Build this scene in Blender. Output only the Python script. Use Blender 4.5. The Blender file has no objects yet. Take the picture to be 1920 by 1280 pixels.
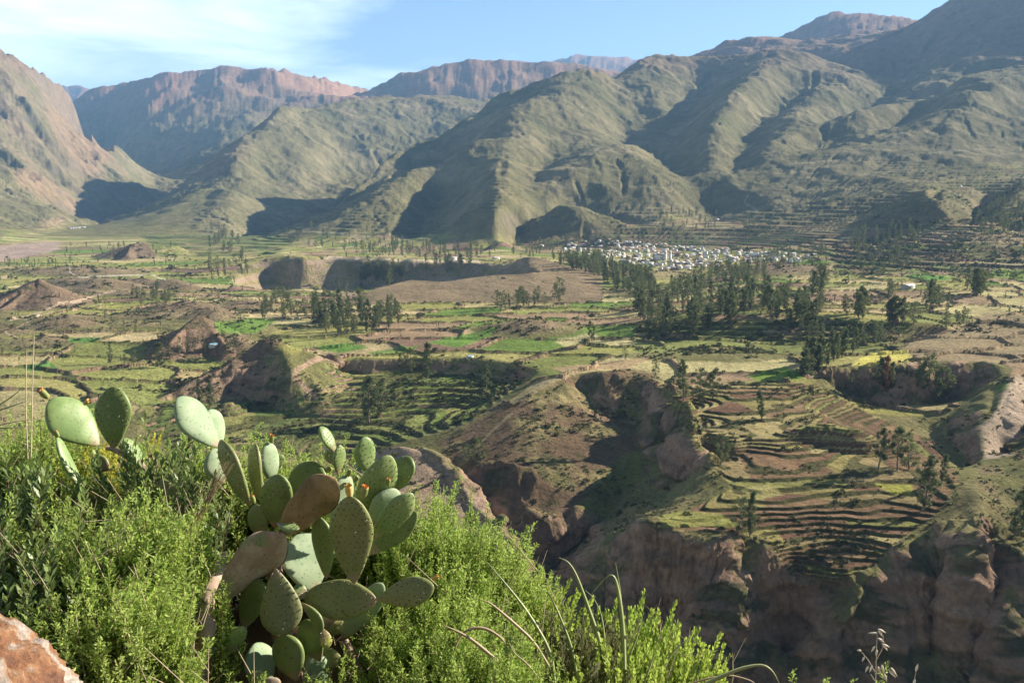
import bpy, math, random, time
import numpy as np
T0 = time.time()
HAZE = 0.000055
R = math.radians
scene = bpy.context.scene
col = scene.collection

# ---------------------------------------------------------------- camera
PITCH = math.atan(260 / 1600.0)
FPX = 1600.0
cam_data = bpy.data.cameras.new("camera")
cam_data.sensor_width = 36.0
cam_data.lens = FPX / 1920 * 36.0
cam_data.clip_start = 0.05
cam_data.clip_end = 80000
cam = bpy.data.objects.new("camera", cam_data)
cam.rotation_euler = (math.pi / 2 - PITCH, 0, 0)
col.objects.link(cam)
scene.camera = cam
CT, ST = math.cos(PITCH), math.sin(PITCH)

# ---------------------------------------------------------------- light
SUN_EL, SUN_AZ = 23.0, 64.0          # azimuth clockwise from +Y (view direction)
world = bpy.data.worlds.new("World")
scene.world = world
world.use_nodes = True
wn, wl = world.node_tree.nodes, world.node_tree.links
bg = wn["Background"]
bg.inputs["Strength"].default_value = 0.048
sky = wn.new("ShaderNodeTexSky")
sky.sky_type = 'NISHITA'
sky.sun_disc = False
sky.sun_elevation = R(SUN_EL)
sky.sun_rotation = R(SUN_AZ)
sky.altitude = 2400
sky.air_density = 1.0
sky.dust_density = 0.4
sky.ozone_density = 1.2
# thin cirrus on the left of the sky
tc = wn.new("ShaderNodeTexCoord")
mp = wn.new("ShaderNodeMapping")
mp.inputs["Rotation"].default_value = (0, R(-12), R(8))
mp.inputs["Scale"].default_value = (2.0, 1.0, 9.0)
wl.new(tc.outputs["Generated"], mp.inputs["Vector"])
n1 = wn.new("ShaderNodeTexNoise")
n1.inputs["Scale"].default_value = 2.2
n1.inputs["Detail"].default_value = 9
n1.inputs["Roughness"].default_value = 0.62
n1.inputs["Distortion"].default_value = 0.5
wl.new(mp.outputs[0], n1.inputs["Vector"])
sepx = wn.new("ShaderNodeSeparateXYZ")
wl.new(tc.outputs["Generated"], sepx.inputs[0])
mrx = wn.new("ShaderNodeMapRange")       # cloud bank lies to the left, low
mrx.inputs["From Min"].default_value = 0.12
mrx.inputs["From Max"].default_value = -0.5
mrx.inputs["To Min"].default_value = -0.10
mrx.inputs["To Max"].default_value = 0.24
wl.new(sepx.outputs["X"], mrx.inputs["Value"])
addn = wn.new("ShaderNodeMath"); addn.operation = 'ADD'
wl.new(n1.outputs["Fac"], addn.inputs[0]); wl.new(mrx.outputs[0], addn.inputs[1])
crm = wn.new("ShaderNodeMapRange")
crm.inputs["From Min"].default_value = 0.46
crm.inputs["From Max"].default_value = 0.95
crm.inputs["To Max"].default_value = 0.6
wl.new(addn.outputs[0], crm.inputs["Value"])
mixs = wn.new("ShaderNodeMix"); mixs.data_type = 'RGBA'
wl.new(crm.outputs[0], mixs.inputs["Factor"])
wl.new(sky.outputs[0], mixs.inputs["A"])
mixs.inputs["B"].default_value = (13.5, 14.3, 15, 1)
# the clear sky is brightest low down over the far range
fz = wn.new("ShaderNodeMapRange"); fz.interpolation_type = 'SMOOTHSTEP'
fz.inputs["From Min"].default_value = .12; fz.inputs["From Max"].default_value = .6; fz.inputs["To Min"].default_value = 1.75; fz.inputs["To Max"].default_value = .62
wl.new(sepx.outputs["Z"], fz.inputs["Value"])
fy_ = wn.new("ShaderNodeMapRange"); fy_.interpolation_type = 'SMOOTHSTEP'
fy_.inputs["From Min"].default_value = -.4; fy_.inputs["From Max"].default_value = .7; fy_.inputs["To Min"].default_value = .38; fy_.inputs["To Max"].default_value = 1.0
wl.new(sepx.outputs["Y"], fy_.inputs["Value"])
fm2 = wn.new("ShaderNodeMath"); fm2.operation = 'MULTIPLY'; wl.new(fz.outputs[0], fm2.inputs[0]); wl.new(fy_.outputs[0], fm2.inputs[1])
vsc = wn.new("ShaderNodeVectorMath"); vsc.operation = 'SCALE'; wl.new(mixs.outputs["Result"], vsc.inputs[0]); wl.new(fm2.outputs[0], vsc.inputs["Scale"])
wl.new(vsc.outputs[0], bg.inputs["Color"])

sun_d = bpy.data.lights.new("sun", 'SUN')
sun_d.energy = 5.0
sun_d.angle = R(0.53)
sun_d.color = (1.0, 0.90, 0.76)
sun = bpy.data.objects.new("sun", sun_d)
sun.rotation_euler = (R(90 - SUN_EL), 0, R(180 - SUN_AZ))
col.objects.link(sun)
scene.view_settings.view_transform = 'Standard'
scene.view_settings.look = 'None'
scene.view_settings.exposure = 1.52
scene.view_settings.gamma = 1.0
scene.cycles.volume_bounces = 0
scene.cycles.max_bounces = 6
scene.cycles.transparent_max_bounces = 12

# ---------------------------------------------------------------- helpers
def unp(px, py):
    u = (np.asarray(px, float) - 960) / FPX
    v = (640 - np.asarray(py, float)) / FPX
    dy = CT + v * ST
    return u / dy, (-ST + v * CT) / dy

def proj(x, y, z):
    """world -> photo pixel"""
    f = y * CT - z * ST
    up = y * ST + z * CT
    return 960 + FPX * x / f, 640 - FPX * up / f

def at(px, py, Y):
    s, t = unp(px, py)
    return np.array([s * Y, Y, t * Y])

def _hash(ix, iy, seed):
    h = (ix.astype(np.int64) * 374761393 + iy.astype(np.int64) * 668265263 + seed * 982451653) & 0x7fffffff
    h = ((h ^ (h >> 13)) * 1274126177) & 0x7fffffff
    return (h ^ (h >> 16)) & 0xffff

_ga = np.linspace(0, 2 * np.pi, 256, endpoint=False)
_gx, _gy = np.cos(_ga).astype(np.float32), np.sin(_ga).astype(np.float32)

def perlin(x, y, seed=0):
    x = np.asarray(x); y = np.asarray(y)
    ix = np.floor(x); iy = np.floor(y)
    fx = (x - ix).astype(np.float32); fy = (y - iy).astype(np.float32)
    ix = ix.astype(np.int64); iy = iy.astype(np.int64)
    ux = fx * fx * fx * (fx * (fx * 6 - 15) + 10); uy = fy * fy * fy * (fy * (fy * 6 - 15) + 10)
    def g(dx, dy):
        h = _hash(ix + dx, iy + dy, seed) & 255
        return _gx[h] * (fx - dx) + _gy[h] * (fy - dy)
    a = g(0, 0); b = g(1, 0); c = g(0, 1); d = g(1, 1)
    return (a + ux * (b - a) + uy * ((c + ux * (d - c)) - (a + ux * (b - a)))) * 1.5

def fbm(x, y, sc, octv=4, seed=0, gain=0.5, ridged=False):
    out = 0; amp = 1; tot = 0; f = 1.0 / sc
    for o in range(octv):
        n = perlin(x * f + 17.3 * o, y * f - 9.1 * o, seed + o)
        if ridged: n = 1 - 2 * np.abs(n)
        out = out + n * amp; tot += amp; amp *= gain; f *= 2.03
    return out / tot

def sstep(a, b, x):
    t = np.clip((x - a) / (b - a), 0, 1)
    return t * t * (3 - 2 * t)

# ---------------------------------------------------------------- terrain control lines
# L: photo column, row, distance    Z: photo column, row, height    (heights in metres below the eye)
LN = []
def L(*p, crest=0.0): LN.append(([(a, b, c) for a, b, c in p], 'L', crest))
def Zl(*p, crest=0.0):
    q = []
    for a, b, z in p:
        s, t = unp(a, b); q.append((a, b, z / t))
    LN.append((q, 'L', crest))

# far horizon and farthest peaks
L((-500, 330, 24000), (2500, 330, 24000))
L((1000, 128, 16000), (1060, 113, 16000), (1095, 102, 16000), (1120, 99, 16000), (1155, 98, 16000), (1195, 111, 16000), (1240, 128, 16000), crest=.05)
L((838, 172, 19000), (850, 163, 19000), (862, 158, 19000), (880, 162, 19000), (905, 176, 19000), crest=.05)
L((90, 160, 15000), (130, 155, 15000), (152, 157, 15000), (175, 166, 15000), (200, 182, 15000), crest=.05)
# second range, left centre
L((150, 188, 8800), (175, 170, 8800), (215, 154, 8900), (260, 148, 9000), (310, 138, 9000), (350, 130, 9000), (400, 124, 9000), (440, 119, 9000),
  (470, 127, 9000), (500, 133, 9100), (530, 131, 9200), (545, 141, 9300), (580, 149, 9600), (612, 152, 9800), (640, 157, 10000), (662, 156, 10000), (695, 168, 10400), (730, 185, 10600), crest=.06)
L((430, 124, 8800), (420, 150, 8300), (410, 185, 7700), (430, 215, 7200), (470, 250, 6600), crest=0)
L((470, 130, 8800), (485, 175, 8400), (510, 215, 8000), (560, 200, 8300))
L((330, 140, 8800), (300, 170, 8300), (270, 190, 7700), (262, 220, 7100), (262, 260, 6900), (255, 300, 6700), (235, 340, 6500), (222, 372, 6300), (205, 395, 6100))
L((230, 170, 8600), (225, 200, 8300), (215, 240, 7900), (225, 290, 7500), (205, 340, 6900), (172, 395, 6200), (155, 410, 5400))
L((300, 260, 7000), (290, 300, 6700), (260, 322, 6400), (232, 350, 6200), (222, 385, 6000))
L((345, 240, 7000), (345, 290, 6600), (352, 318, 6300), (330, 350, 6100))
L((270, 325, 5900), (300, 362, 5600), (275, 388, 5200))
L((215, 195, 8350), (310, 180, 8150), (400, 172, 7900), (500, 182, 8150), (600, 186, 8800), (680, 183, 9500))
L((720, 178, 7900), (780, 165, 7850), (860, 150, 8050), (900, 155, 7950))
L((1330, 112, 5900), (1400, 92, 6000), (1480, 92, 6050))
L((250, 152, 8900), (262, 175, 8600), (285, 205, 8100), (300, 232, 7600), (300, 250, 7200))
L((285, 146, 8900), (312, 170, 8300), (335, 200, 7600), (352, 235, 6900))
L((385, 127, 8950), (372, 160, 8650), (362, 195, 8200), (360, 225, 7700))
L((462, 130, 8950), (450, 168, 8750), (438, 200, 8300))
L((520, 134, 9000), (540, 165, 8350), (575, 195, 7700))
L((600, 155, 9600), (610, 175, 9300), (590, 195, 8700))
L((650, 160, 9900), (665, 175, 9500), (640, 190, 8900))
# left mountain
L((-260, 20, 4700), (-100, 62, 4900), (-40, 85, 5000), (0, 102, 5100), (20, 112, 5200), (60, 134, 5500), (100, 147, 5800), (115, 149, 5900), (124, 158, 5950), (135, 172, 6000), (150, 192, 6100),
  crest=.06)
L((150, 192, 6100), (170, 222, 5900), (190, 248, 5700), (205, 272, 5500), (196, 300, 5150), (172, 328, 4800), (152, 352, 4550), (150, 395, 4250))
L((60, 136, 5400), (70, 175, 5000), (95, 225, 4800), (130, 270, 4700), (165, 300, 4800), (175, 318, 4800))
L((20, 120, 5100), (45, 180, 5000), (75, 220, 4950), (105, 262, 4850), (140, 325, 4750), (150, 330, 4800))
L((-120, 200, 4500), (-40, 250, 4300), (5, 275, 4200), (30, 288, 4100), (48, 315, 4000), (80, 345, 3950), (120, 365, 4000), (147, 390, 4100), crest=0)
L((-120, 290, 4300), (-20, 300, 4250), (10, 322, 4200), (45, 345, 4150), (70, 368, 4050))
L((-200, 290, 3500), (-50, 318, 3550), (0, 337, 3600), (60, 364, 3700), (110, 395, 3750), (148, 425, 3800), crest=0)
# valley foot of the left mountain
Zl((-300, 470, -112), (-100, 470, -112), (0, 462, -108), (60, 455, -105), (110, 440, -100), (150, 428, -90), (160, 415, -75))
# middle mountain
L((150, 440, 3300), (205, 430, 3500), (260, 403, 3700), (320, 368, 3900), (380, 320, 4200), (440, 272, 4500), (490, 237, 4800), (528, 207, 5100), (560, 206, 5200),
  (600, 204, 5400), (630, 200, 5500), (660, 192, 5700), (700, 189, 5900), (760, 187, 6000), (820, 184, 6200), (880, 187, 6300), (930, 195, 6400), (980, 210, 6400), crest=.07)
L((528, 212, 5000), (505, 240, 4600), (480, 268, 4300), (450, 295, 4050), (425, 335, 3800), (385, 362, 3600), (340, 385, 3300), (325, 410, 3000), (318, 435, 2750))
L((500, 262, 4500), (500, 300, 4350), (490, 330, 4150), (505, 375, 3850), (515, 415, 3500))
L((470, 300, 4150), (455, 330, 3900), (440, 370, 3500), (430, 400, 3200), (425, 432, 2850))
L((560, 215, 5000), (570, 260, 4700), (560, 300, 4450), (575, 350, 4150), (590, 395, 3800))
L((700, 200, 5600), (730, 250, 5200), (720, 300, 4900), (700, 335, 4700))
L((640, 215, 5300), (650, 270, 5000), (650, 320, 4700), (635, 375, 4300))
L((820, 195, 6000), (840, 225, 5700), (810, 270, 5300), (760, 300, 5000))
# range behind it with the rock band
L((670, 195, 8200), (690, 185, 8300), (720, 160, 8400), (748, 140, 8500), (768, 127, 8500), (785, 133, 8500), (800, 128, 9000), (815, 127, 9000), (830, 130, 8700), (860, 117, 8700),
  (900, 113, 8700), (960, 111, 8700), (1000, 113, 8700), (1040, 115, 8700), (1075, 121, 8800), (1110, 130, 8900), (1170, 140, 9000), (1240, 150, 9000), crest=.06)
L((940, 118, 8600), (960, 115, 8600), (1040, 119, 8620), (1065, 125, 8700))
L((940, 140, 8450), (960, 146, 8430), (1040, 150, 8450), (1065, 148, 8550))
L((860, 130, 8500), (870, 160, 8200), (850, 185, 7800))
L((780, 140, 8300), (790, 170, 8000), (760, 195, 7800))
L((930, 150, 8200), (900, 180, 7700), (930, 192, 7500))
# central mountain, outline then inner ribs
L((500, 452, 2550), (560, 428, 2650), (625, 397, 2850), (665, 350, 3050), (695, 337, 3200), (715, 310, 3350), (730, 296, 3450), (752, 291, 3550), (780, 279, 3650), (830, 255, 3800),
  (870, 232, 3950), (905, 207, 4100), (942, 185, 4200), (960, 180, 4200), (997, 161, 4300), (1030, 154, 4300), (1060, 145, 4300), (1085, 137, 4350), (1130, 136, 4450), crest=.07)
L((1050, 160, 4000), (1000, 190, 3750), (960, 217, 3550), (905, 245, 3350), (855, 266, 3200), (805, 298, 3020), (770, 324, 2880), (720, 353, 2740), (662, 390, 2560), (605, 422, 2420), (565, 448, 2300))
L((840, 300, 3050), (800, 332, 2880), (762, 374, 2640), (728, 430, 2330), (716, 466, 2110))
L((1030, 160, 4250), (960, 205, 4080), (880, 245, 3850), (815, 283, 3620), (760, 315, 3420), (705, 350, 3150), (655, 392, 2860), (600, 430, 2520))
L((960, 240, 3450), (910, 290, 3300), (870, 322, 3500), (830, 370, 3150), (805, 420, 2750), (790, 466, 2280))
L((1000, 240, 3400), (960, 280, 3050), (925, 318, 2600), (938, 352, 2350), (942, 390, 2180), (936, 430, 2060), (925, 464, 1960))
L((1085, 145, 4200), (1080, 180, 3900), (1060, 230, 3650), (1040, 275, 3400), (1030, 310, 3150), (1010, 330, 2950), (995, 345, 2800), (1003, 370, 2600), (1012, 392, 2450), (1035, 425, 2200))
L((1160, 262, 3150), (1120, 276, 3050), (1075, 298, 2900), (1040, 322, 2700), (1030, 350, 2500), (1060, 380, 2300), (1090, 405, 2200))
L((1100, 180, 3950), (1110, 220, 3700), (1120, 250, 3500), (1135, 268, 3380))
L((1160, 262, 3150), (1185, 290, 2980), (1212, 308, 2880), (1245, 326, 2780), (1275, 345, 2650))
L((1000, 400, 2250), (985, 370, 2400), (965, 335, 2650))
# ravine right of it
L((1145, 150, 4750), (1165, 168, 4520), (1188, 192, 4330), (1200, 218, 4150), (1212, 232, 4050), (1197, 262, 3850), (1180, 278, 3750), (1197, 298, 3560), (1222, 315, 3380), (1262, 335, 3120), (1300, 352, 2900), (1303, 367, 2780), (1285, 392, 2480), (1250, 422, 2180))
L((1197, 112, 5000), (1217, 112, 5000), (1230, 103, 5000), (1270, 106, 5100), (1292, 109, 5200))
L((1130, 136, 4500), (1167, 129, 4700), (1197, 112, 5000))
L((1240, 130, 4700), (1235, 170, 4350), (1230, 205, 4050), (1235, 235, 3800), (1225, 255, 3600), (1222, 285, 3350), (1235, 305, 3150))
# high ground behind
L((1295, 109, 6400), (1315, 101, 6500), (1335, 92, 6600), (1370, 78, 6700), (1400, 67, 6700), (1425, 63, 6700), (1460, 68, 6800), (1500, 75, 6900), crest=.04)
L((1440, 70, 8200), (1460, 60, 8200), (1472, 52, 8200), (1500, 52, 8200), (1527, 40, 8300), (1550, 27, 8300), (1572, 15, 8300), (1587, 19, 8300), (1620, 21, 8300), (1660, 27, 8300), (1702, 33, 8200), (1740, 37, 8100), (1800, 45, 8000), crest=.05)
L((1500, 60, 8000), (1580, 50, 7700), (1680, 52, 7400), (1740, 60, 7200))
L((1400, 85, 6400), (1480, 92, 6200), (1560, 85, 6300), (1640, 80, 6500), (1700, 75, 6600))
L((1300, 128, 5400), (1350, 120, 5200), (1400, 112, 5000), (1440, 100, 4950), (1470, 96, 4900), (1500, 102, 4900), (1540, 122, 4850), (1590, 135, 4750), (1640, 145, 4650), (1680, 160, 4500), (1700, 172, 4300), crest=.05)
L((1520, 110, 5500), (1570, 118, 5300), (1600, 120, 5200), (1680, 142, 4900), (1740, 145, 4700))
# spurs and ravines right of centre
L((1300, 160, 4750), (1297, 185, 4580), (1305, 205, 4400), (1283, 225, 4200), (1263, 245, 4020), (1262, 268, 3840), (1252, 292, 3620), (1255, 318, 3350))
L((1470, 110, 4700), (1450, 128, 4400), (1425, 142, 4100), (1385, 175, 3700), (1357, 205, 3400), (1362, 238, 3150), (1340, 265, 2950), (1332, 295, 2800), (1350, 325, 2780), (1372, 335, 2750))
L((1480, 135, 4550), (1470, 200, 4250), (1445, 232, 4000), (1412, 262, 3750), (1378, 282, 3500), (1372, 302, 3300), (1360, 335, 2920), (1320, 362, 2680))
L((1590, 150, 4500), (1550, 165, 4200), (1515, 188, 3900), (1490, 210, 3600), (1475, 232, 3400), (1490, 245, 3250), (1455, 262, 3050), (1465, 290, 2950), (1450, 310, 2900))
L((1690, 195, 4350), (1660, 205, 4300), (1620, 222, 4150), (1585, 235, 3950), (1545, 260, 3700), (1520, 265, 3550))
# right mountain and its long ribs
L((1752, 26, 6000), (1785, 2, 5800), (1795, 0, 5800), (1815, 4, 5700), (1850, -10, 5600), (1920, -18, 5400), (2100, -60, 5200), (2300, -80, 5000), crest=.05)
L((1785, 5, 5800), (1750, 30, 5750), (1720, 55, 5700), (1670, 85, 5500), (1625, 108, 5300), (1600, 120, 5200))
L((1920, 20, 5100), (1850, 60, 5000), (1780, 100, 4900), (1720, 130, 4800))
L((2150, 60, 4500), (1985, 90, 4400), (1920, 118, 4200), (1850, 132, 4050), (1790, 148, 3850), (1700, 182, 3600), (1640, 205, 3400), (1590, 228, 3200), crest=0)
L((2150, 30, 4900), (1985, 75, 4700), (1860, 115, 4500), (1780, 138, 4400), (1700, 165, 4200))
L((2150, 110, 3900), (1985, 125, 3850), (1920, 145, 3650), (1865, 160, 3500), (1830, 188, 3350), (1795, 212, 3250), (1745, 232, 3150), (1700, 252, 3080), (1640, 278, 3000), (1560, 300, 2900), (1500, 303, 2900))
L((2000, 150, 4300), (1900, 165, 4200), (1850, 180, 4080), (1790, 205, 3920), (1755, 222, 3780), (1710, 235, 3620), (1660, 262, 3420), (1600, 290, 3250), (1520, 300, 3120), (1470, 305, 3080))
L((2150, 230, 3250), (1985, 240, 3150), (1930, 235, 3150), (1900, 245, 3100), (1860, 255, 3050), (1800, 250, 3020), (1760, 240, 3000))
L((2150, 220, 3600), (1985, 210, 3600), (1930, 200, 3600), (1900, 225, 3450), (1870, 240, 3350))
L((2150, 300, 2750), (1985, 300, 2720), (1920, 305, 2700), (1860, 310, 2650), (1800, 315, 2620), (1700, 325, 2600), (1600, 340, 2620), (1500, 350, 2620), (1400, 362, 2600))
L((1990, 268, 3000), (1900, 275, 2950), (1850, 266, 3000), (1780, 280, 2900), (1720, 300, 2800))
# small ridge right, its hollow
L((1800, 345, 2100), (1765, 355, 2000), (1745, 363, 1900), (1700, 390, 1830), (1660, 415, 1780), (1605, 457, 1700))
L((1745, 363, 1900), (1760, 385, 1720), (1785, 410, 1600), (1800, 425, 1540))
L((1850, 360, 2150), (1840, 385, 2000), (1835, 410, 1800), (1840, 430, 1600))
L((1640, 400, 2050), (1600, 425, 1950), (1570, 450, 1800))
L((1985, 330, 2050), (1920, 350, 1900), (1880, 385, 1700), (1860, 420, 1500), (1800, 455, 1400))
# foot of the slopes
Zl((180, 445, -105), (260, 445, -102), (380, 440, -98), (450, 440, -96), (530, 455, -104), (600, 462, -108), (700, 472, -112), (800, 474, -113), (920, 472, -112), (1000, 448, -98), (1060, 432, -80), (1130, 424, -66), (1250, 424, -60), (1330, 410, -48),
   (1450, 420, -52), (1560, 452, -78), (1640, 455, -76), (1760, 440, -62), (1860, 440, -58), (1985, 440, -55))
# valley floor
Zl((-300, 500, -118), (0, 500, -118), (200, 490, -118), (400, 480, -118), (480, 470, -116))
Zl((-300, 560, -121), (0, 560, -121), (200, 560, -121), (400, 560, -121))
Zl((-300, 650, -122), (0, 650, -122), (200, 650, -122), (400, 625, -121), (450, 640, -121))
Zl((-300, 740, -124), (0, 740, -126), (150, 730, -126), (220, 740, -130))
Zl((560, 590, -121), (700, 590, -120), (900, 590, -119), (1080, 580, -118), (1180, 580, -117))
Zl((560, 645, -121), (700, 640, -121), (900, 640, -121), (1060, 640, -120), (1180, 640, -120))
Zl((1000, 500, -114), (1080, 500, -114), (1200, 503, -113), (1350, 500, -110), (1500, 500, -106), (1600, 500, -100), (1760, 510, -98), (1985, 510, -96))
Zl((1000, 470, -112), (1100, 462, -106), (1300, 460, -98), (1500, 462, -92))
Zl((1120, 545, -116), (1240, 530, -112), (1330, 525, -108), (1500, 530, -103), (1700, 540, -98), (1985, 540, -98))
Zl((1985, 480, -82), (1850, 480, -82), (1740, 490, -88))
Zl((1180, 600, -119), (1240, 586, -108), (1340, 592, -103), (1440, 592, -103), (1530, 590, -104), (1640, 600, -106), (1780, 605, -108), (1985, 585, -104))
Zl((1190, 640, -120), (1300, 640, -120), (1400, 640, -120), (1500, 640, -120), (1600, 645, -119), (1690, 648, -118))
Zl((1190, 668, -120), (1300, 652, -120), (1460, 660, -120), (1500, 690, -121), (1510, 712, -123))
# mesa and its cliff
L((425, 536, 1350), (455, 515, 1520), (480, 490, 1610), (505, 480, 1640), (555, 476, 1600), (585, 476, 1620), (610, 484, 1650), (655, 486, 1650), (777, 486, 1650), (830, 490, 1650), (855, 495, 1640), (905, 492, 1620), (935, 499, 1560), (957, 490, 1520), (985, 479, 1450))
L((690, 566, 1400), (800, 556, 1400), (930, 545, 1400))
Zl((520, 470, -107), (640, 479, -109), (780, 480, -110), (900, 480, -110))
L((400, 552, 1300), (432, 547, 1400), (455, 548, 1480), (480, 548, 1545), (530, 544, 1590), (560, 535, 1565), (590, 542, 1590), (635, 556, 1605), (687, 545, 1615), (730, 532, 1620), (805, 530, 1622), (880, 525, 1615), (930, 518, 1540), (965, 514, 1495))
L((430, 562, 1150), (530, 562, 1200), (620, 562, 1230))
Zl((400, 575, -121), (500, 590, -121), (560, 575, -122), (620, 575, -122))
# tan hill in front of it
Zl((640, 566, -120), (665, 556, -116), (690, 545, -111), (740, 529, -106), (770, 523, -104), (830, 527, -105), (900, 518, -102), (950, 514, -100), (1000, 515, -98), crest=.02)
Zl((985, 479, -88), (1010, 481, -87), (1060, 495, -92), (1100, 508, -100), (1125, 517, -107), crest=.015)
Zl((985, 479, -88), (992, 492, -92), (1000, 512, -97))
Zl((660, 580, -120), (760, 580, -119), (900, 578, -118), (1050, 575, -118), (1120, 555, -116))
# bench edge in the middle ground and the lower terraces
Zl((600, 668, -122), (650, 668, -122), (700, 672, -122), (780, 672, -122), (860, 668, -122), (930, 676, -123), (985, 690, -124), (1040, 700, -124), (1067, 698, -123), (1110, 694, -122), (1172, 690, -121), (1230, 683, -120))
Zl((430, 708, -133), (455, 690, -128), (480, 668, -120), (505, 648, -111), (520, 645, -109), (545, 647, -110), (580, 657, -114), (610, 668, -120), crest=.02)
Zl((528, 650, -110), (540, 680, -118), (548, 705, -125), (575, 738, -137))
Zl((340, 715, -134), (400, 735, -140), (470, 750, -144), (520, 760, -146))
Zl((620, 700, -134), (700, 700, -134), (780, 700, -134), (860, 700, -134), (950, 712, -134), (990, 725, -138))
Zl((150, 745, -131), (230, 755, -137), (300, 765, -141), (420, 775, -146), (560, 780, -149), (650, 790, -150), (760, 780, -149), (830, 770, -147), (900, 765, -146))
Zl((-300, 860, -150), (0, 850, -145), (200, 850, -146), (350, 840, -148), (450, 840, -151), (560, 850, -155), (650, 860, -158), (690, 860, -158))
# middle spur with the slide scar
Zl((830, 835, -150), (880, 792, -142), (960, 757, -133), (1010, 731, -127), (1045, 708, -123), (1070, 700, -122), (1110, 697, -121), (1172, 693, -120))
Zl((1085, 715, -128), (1105, 745, -137), (1115, 778, -144), (1165, 783, -147), (1195, 775, -145), (1210, 745, -137))
Zl((1172, 700, -122), (1190, 720, -128), (1215, 715, -126), (1240, 720, -127))
Zl((960, 790, -138), (1010, 790, -139), (1060, 800, -143), (1100, 812, -146), (1150, 815, -149))
Zl((870, 870, -148), (940, 870, -148), (1020, 880, -150), (1100, 880, -153), (1150, 885, -155))
Zl((930, 960, -156), (1000, 960, -158), (1060, 960, -161), (1110, 955, -162))
Zl((960, 1030, -164), (1000, 1030, -168))
# green gully down to the dark ravine
Zl((1225, 780, -146), (1205, 830, -151), (1190, 870, -157), (1180, 910, -161), (1160, 940, -165), (1110, 990, -172), (1060, 1050, -182), (1015, 1120, -194), (990, 1190, -206))
# near pink hill, left of it
Zl((640, 880, -158), (700, 852, -150), (730, 836, -142), (760, 833, -139), (800, 845, -141), (840, 880, -149), (880, 920, -156), (920, 980, -165), (960, 1060, -178), (985, 1105, -188), crest=0.025)
# terraced plateau
Zl((1240, 728, -126), (1330, 725, -125), (1420, 715, -123), (1500, 720, -124))
Zl((1260, 775, -130), (1350, 765, -128), (1450, 765, -128), (1520, 770, -130))
Zl((1290, 800, -130), (1400, 815, -130), (1500, 822, -132), (1600, 835, -138), (1700, 840, -142))
Zl((1285, 800, -130), (1300, 830, -133), (1330, 855, -135), (1345, 872, -136), (1372, 892, -138), (1377, 918, -140), (1340, 940, -141), (1290, 958, -142), (1240, 972, -143), (1215, 985, -144))
Zl((1250, 830, -150), (1240, 880, -155), (1262, 910, -157), (1300, 920, -155), (1330, 905, -152), (1320, 880, -149))
Zl((1380, 880, -137), (1500, 885, -137), (1620, 880, -138), (1720, 880, -139))
Zl((1400, 940, -141), (1500, 950, -142), (1600, 945, -142), (1720, 930, -141))
Zl((1215, 985, -144), (1240, 1000, -145), (1300, 1004, -145), (1380, 1004, -146), (1440, 1012, -147), (1470, 1050, -152), (1500, 1080, -157), (1560, 1088, -158), (1620, 1092, -158), (1650, 1060, -153), (1680, 1015, -148), (1720, 985, -145), (1770, 960, -142), (1805, 930, -138), (1832, 912, -135))
# spur below its left corner
Zl((1215, 985, -144), (1185, 996, -150), (1140, 1030, -161), (1090, 1062, -170), (1050, 1110, -180), (1020, 1170, -192), (1010, 1250, -205))
# cliff face
L((1400, 1005, 361), (1385, 1060, 350), (1360, 1120, 339), (1335, 1200, 326), (1315, 1300, 314), (1300, 1420, 300))
L((1230, 1060, 362), (1262, 1120, 355), (1270, 1200, 349), (1262, 1300, 340))
L((1140, 1100, 366), (1120, 1180, 352), (1110, 1290, 338))
L((1462, 1050, 352), (1488, 1110, 345), (1492, 1180, 340), (1470, 1300, 334))
L((1630, 1092, 339), (1612, 1130, 331), (1590, 1180, 323), (1572, 1300, 309), (1560, 1420, 298))
L((1690, 1020, 353), (1715, 1070, 348), (1740, 1140, 344), (1752, 1200, 341), (1742, 1300, 335))
L((1836, 950, 366), (1820, 1010, 352), (1800, 1060, 343), (1785, 1100, 336))
L((1866, 1012, 360), (1880, 1080, 343), (1888, 1150, 330), (1890, 1300, 311))
L((1840, 1010, 362), (1846, 1070, 354), (1835, 1120, 346), (1830, 1200, 338), (1825, 1300, 328))
L((2000, 1100, 345), (2010, 1200, 330), (2010, 1300, 318))
L((1940, 1080, 352), (1955, 1200, 342), (1960, 1300, 332))
# canyon bottom and the near side (below the frame)
LN.append(([(p, 0, 0) for p in ()], 'L', 0))
# right edge: hollow under the bench and the ridge with the pale scarp
Zl((1512, 716, -124), (1540, 705, -121), (1565, 692, -119), (1600, 687, -118), (1652, 685, -118), (1722, 677, -117), (1815, 679, -117), (1890, 684, -117), (1985, 690, -117))
Zl((1525, 742, -137), (1600, 757, -143), (1680, 760, -144), (1740, 758, -144), (1800, 752, -142), (1842, 745, -138))
Zl((1560, 785, -139), (1640, 800, -143), (1720, 805, -146), (1780, 820, -149), (1815, 860, -152), (1815, 890, -148))
Zl((1890, 684, -117), (1902, 705, -119), (1888, 738, -123), (1866, 772, -128), (1845, 800, -133), (1838, 850, -139), (1835, 880, -138), (1832, 912, -135), (1836, 950, -137), (1838, 978, -139), (1866, 1010, -145), (1898, 1036, -149), (1920, 1052, -151), (1985, 1080, -154), (2100, 1110, -158), (2200, 1120, -158))
Zl((1935, 745, -134), (1925, 800, -143), (1900, 852, -149), (1872, 868, -149))
Zl((1985, 770, -128), (1960, 850, -132), (1920, 900, -138), (1900, 960, -143))
Zl((2200, 900, -128), (2100, 950, -134), (1985, 1000, -143))
# upper right shoulder
Zl((1700, 647, -117), (1765, 626, -111), (1830, 602, -104), (1852, 591, -101), (1920, 588, -99), (2000, 585, -98), crest=.02)
Zl((1720, 662, -117), (1800, 650, -115), (1985, 640, -113))

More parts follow.
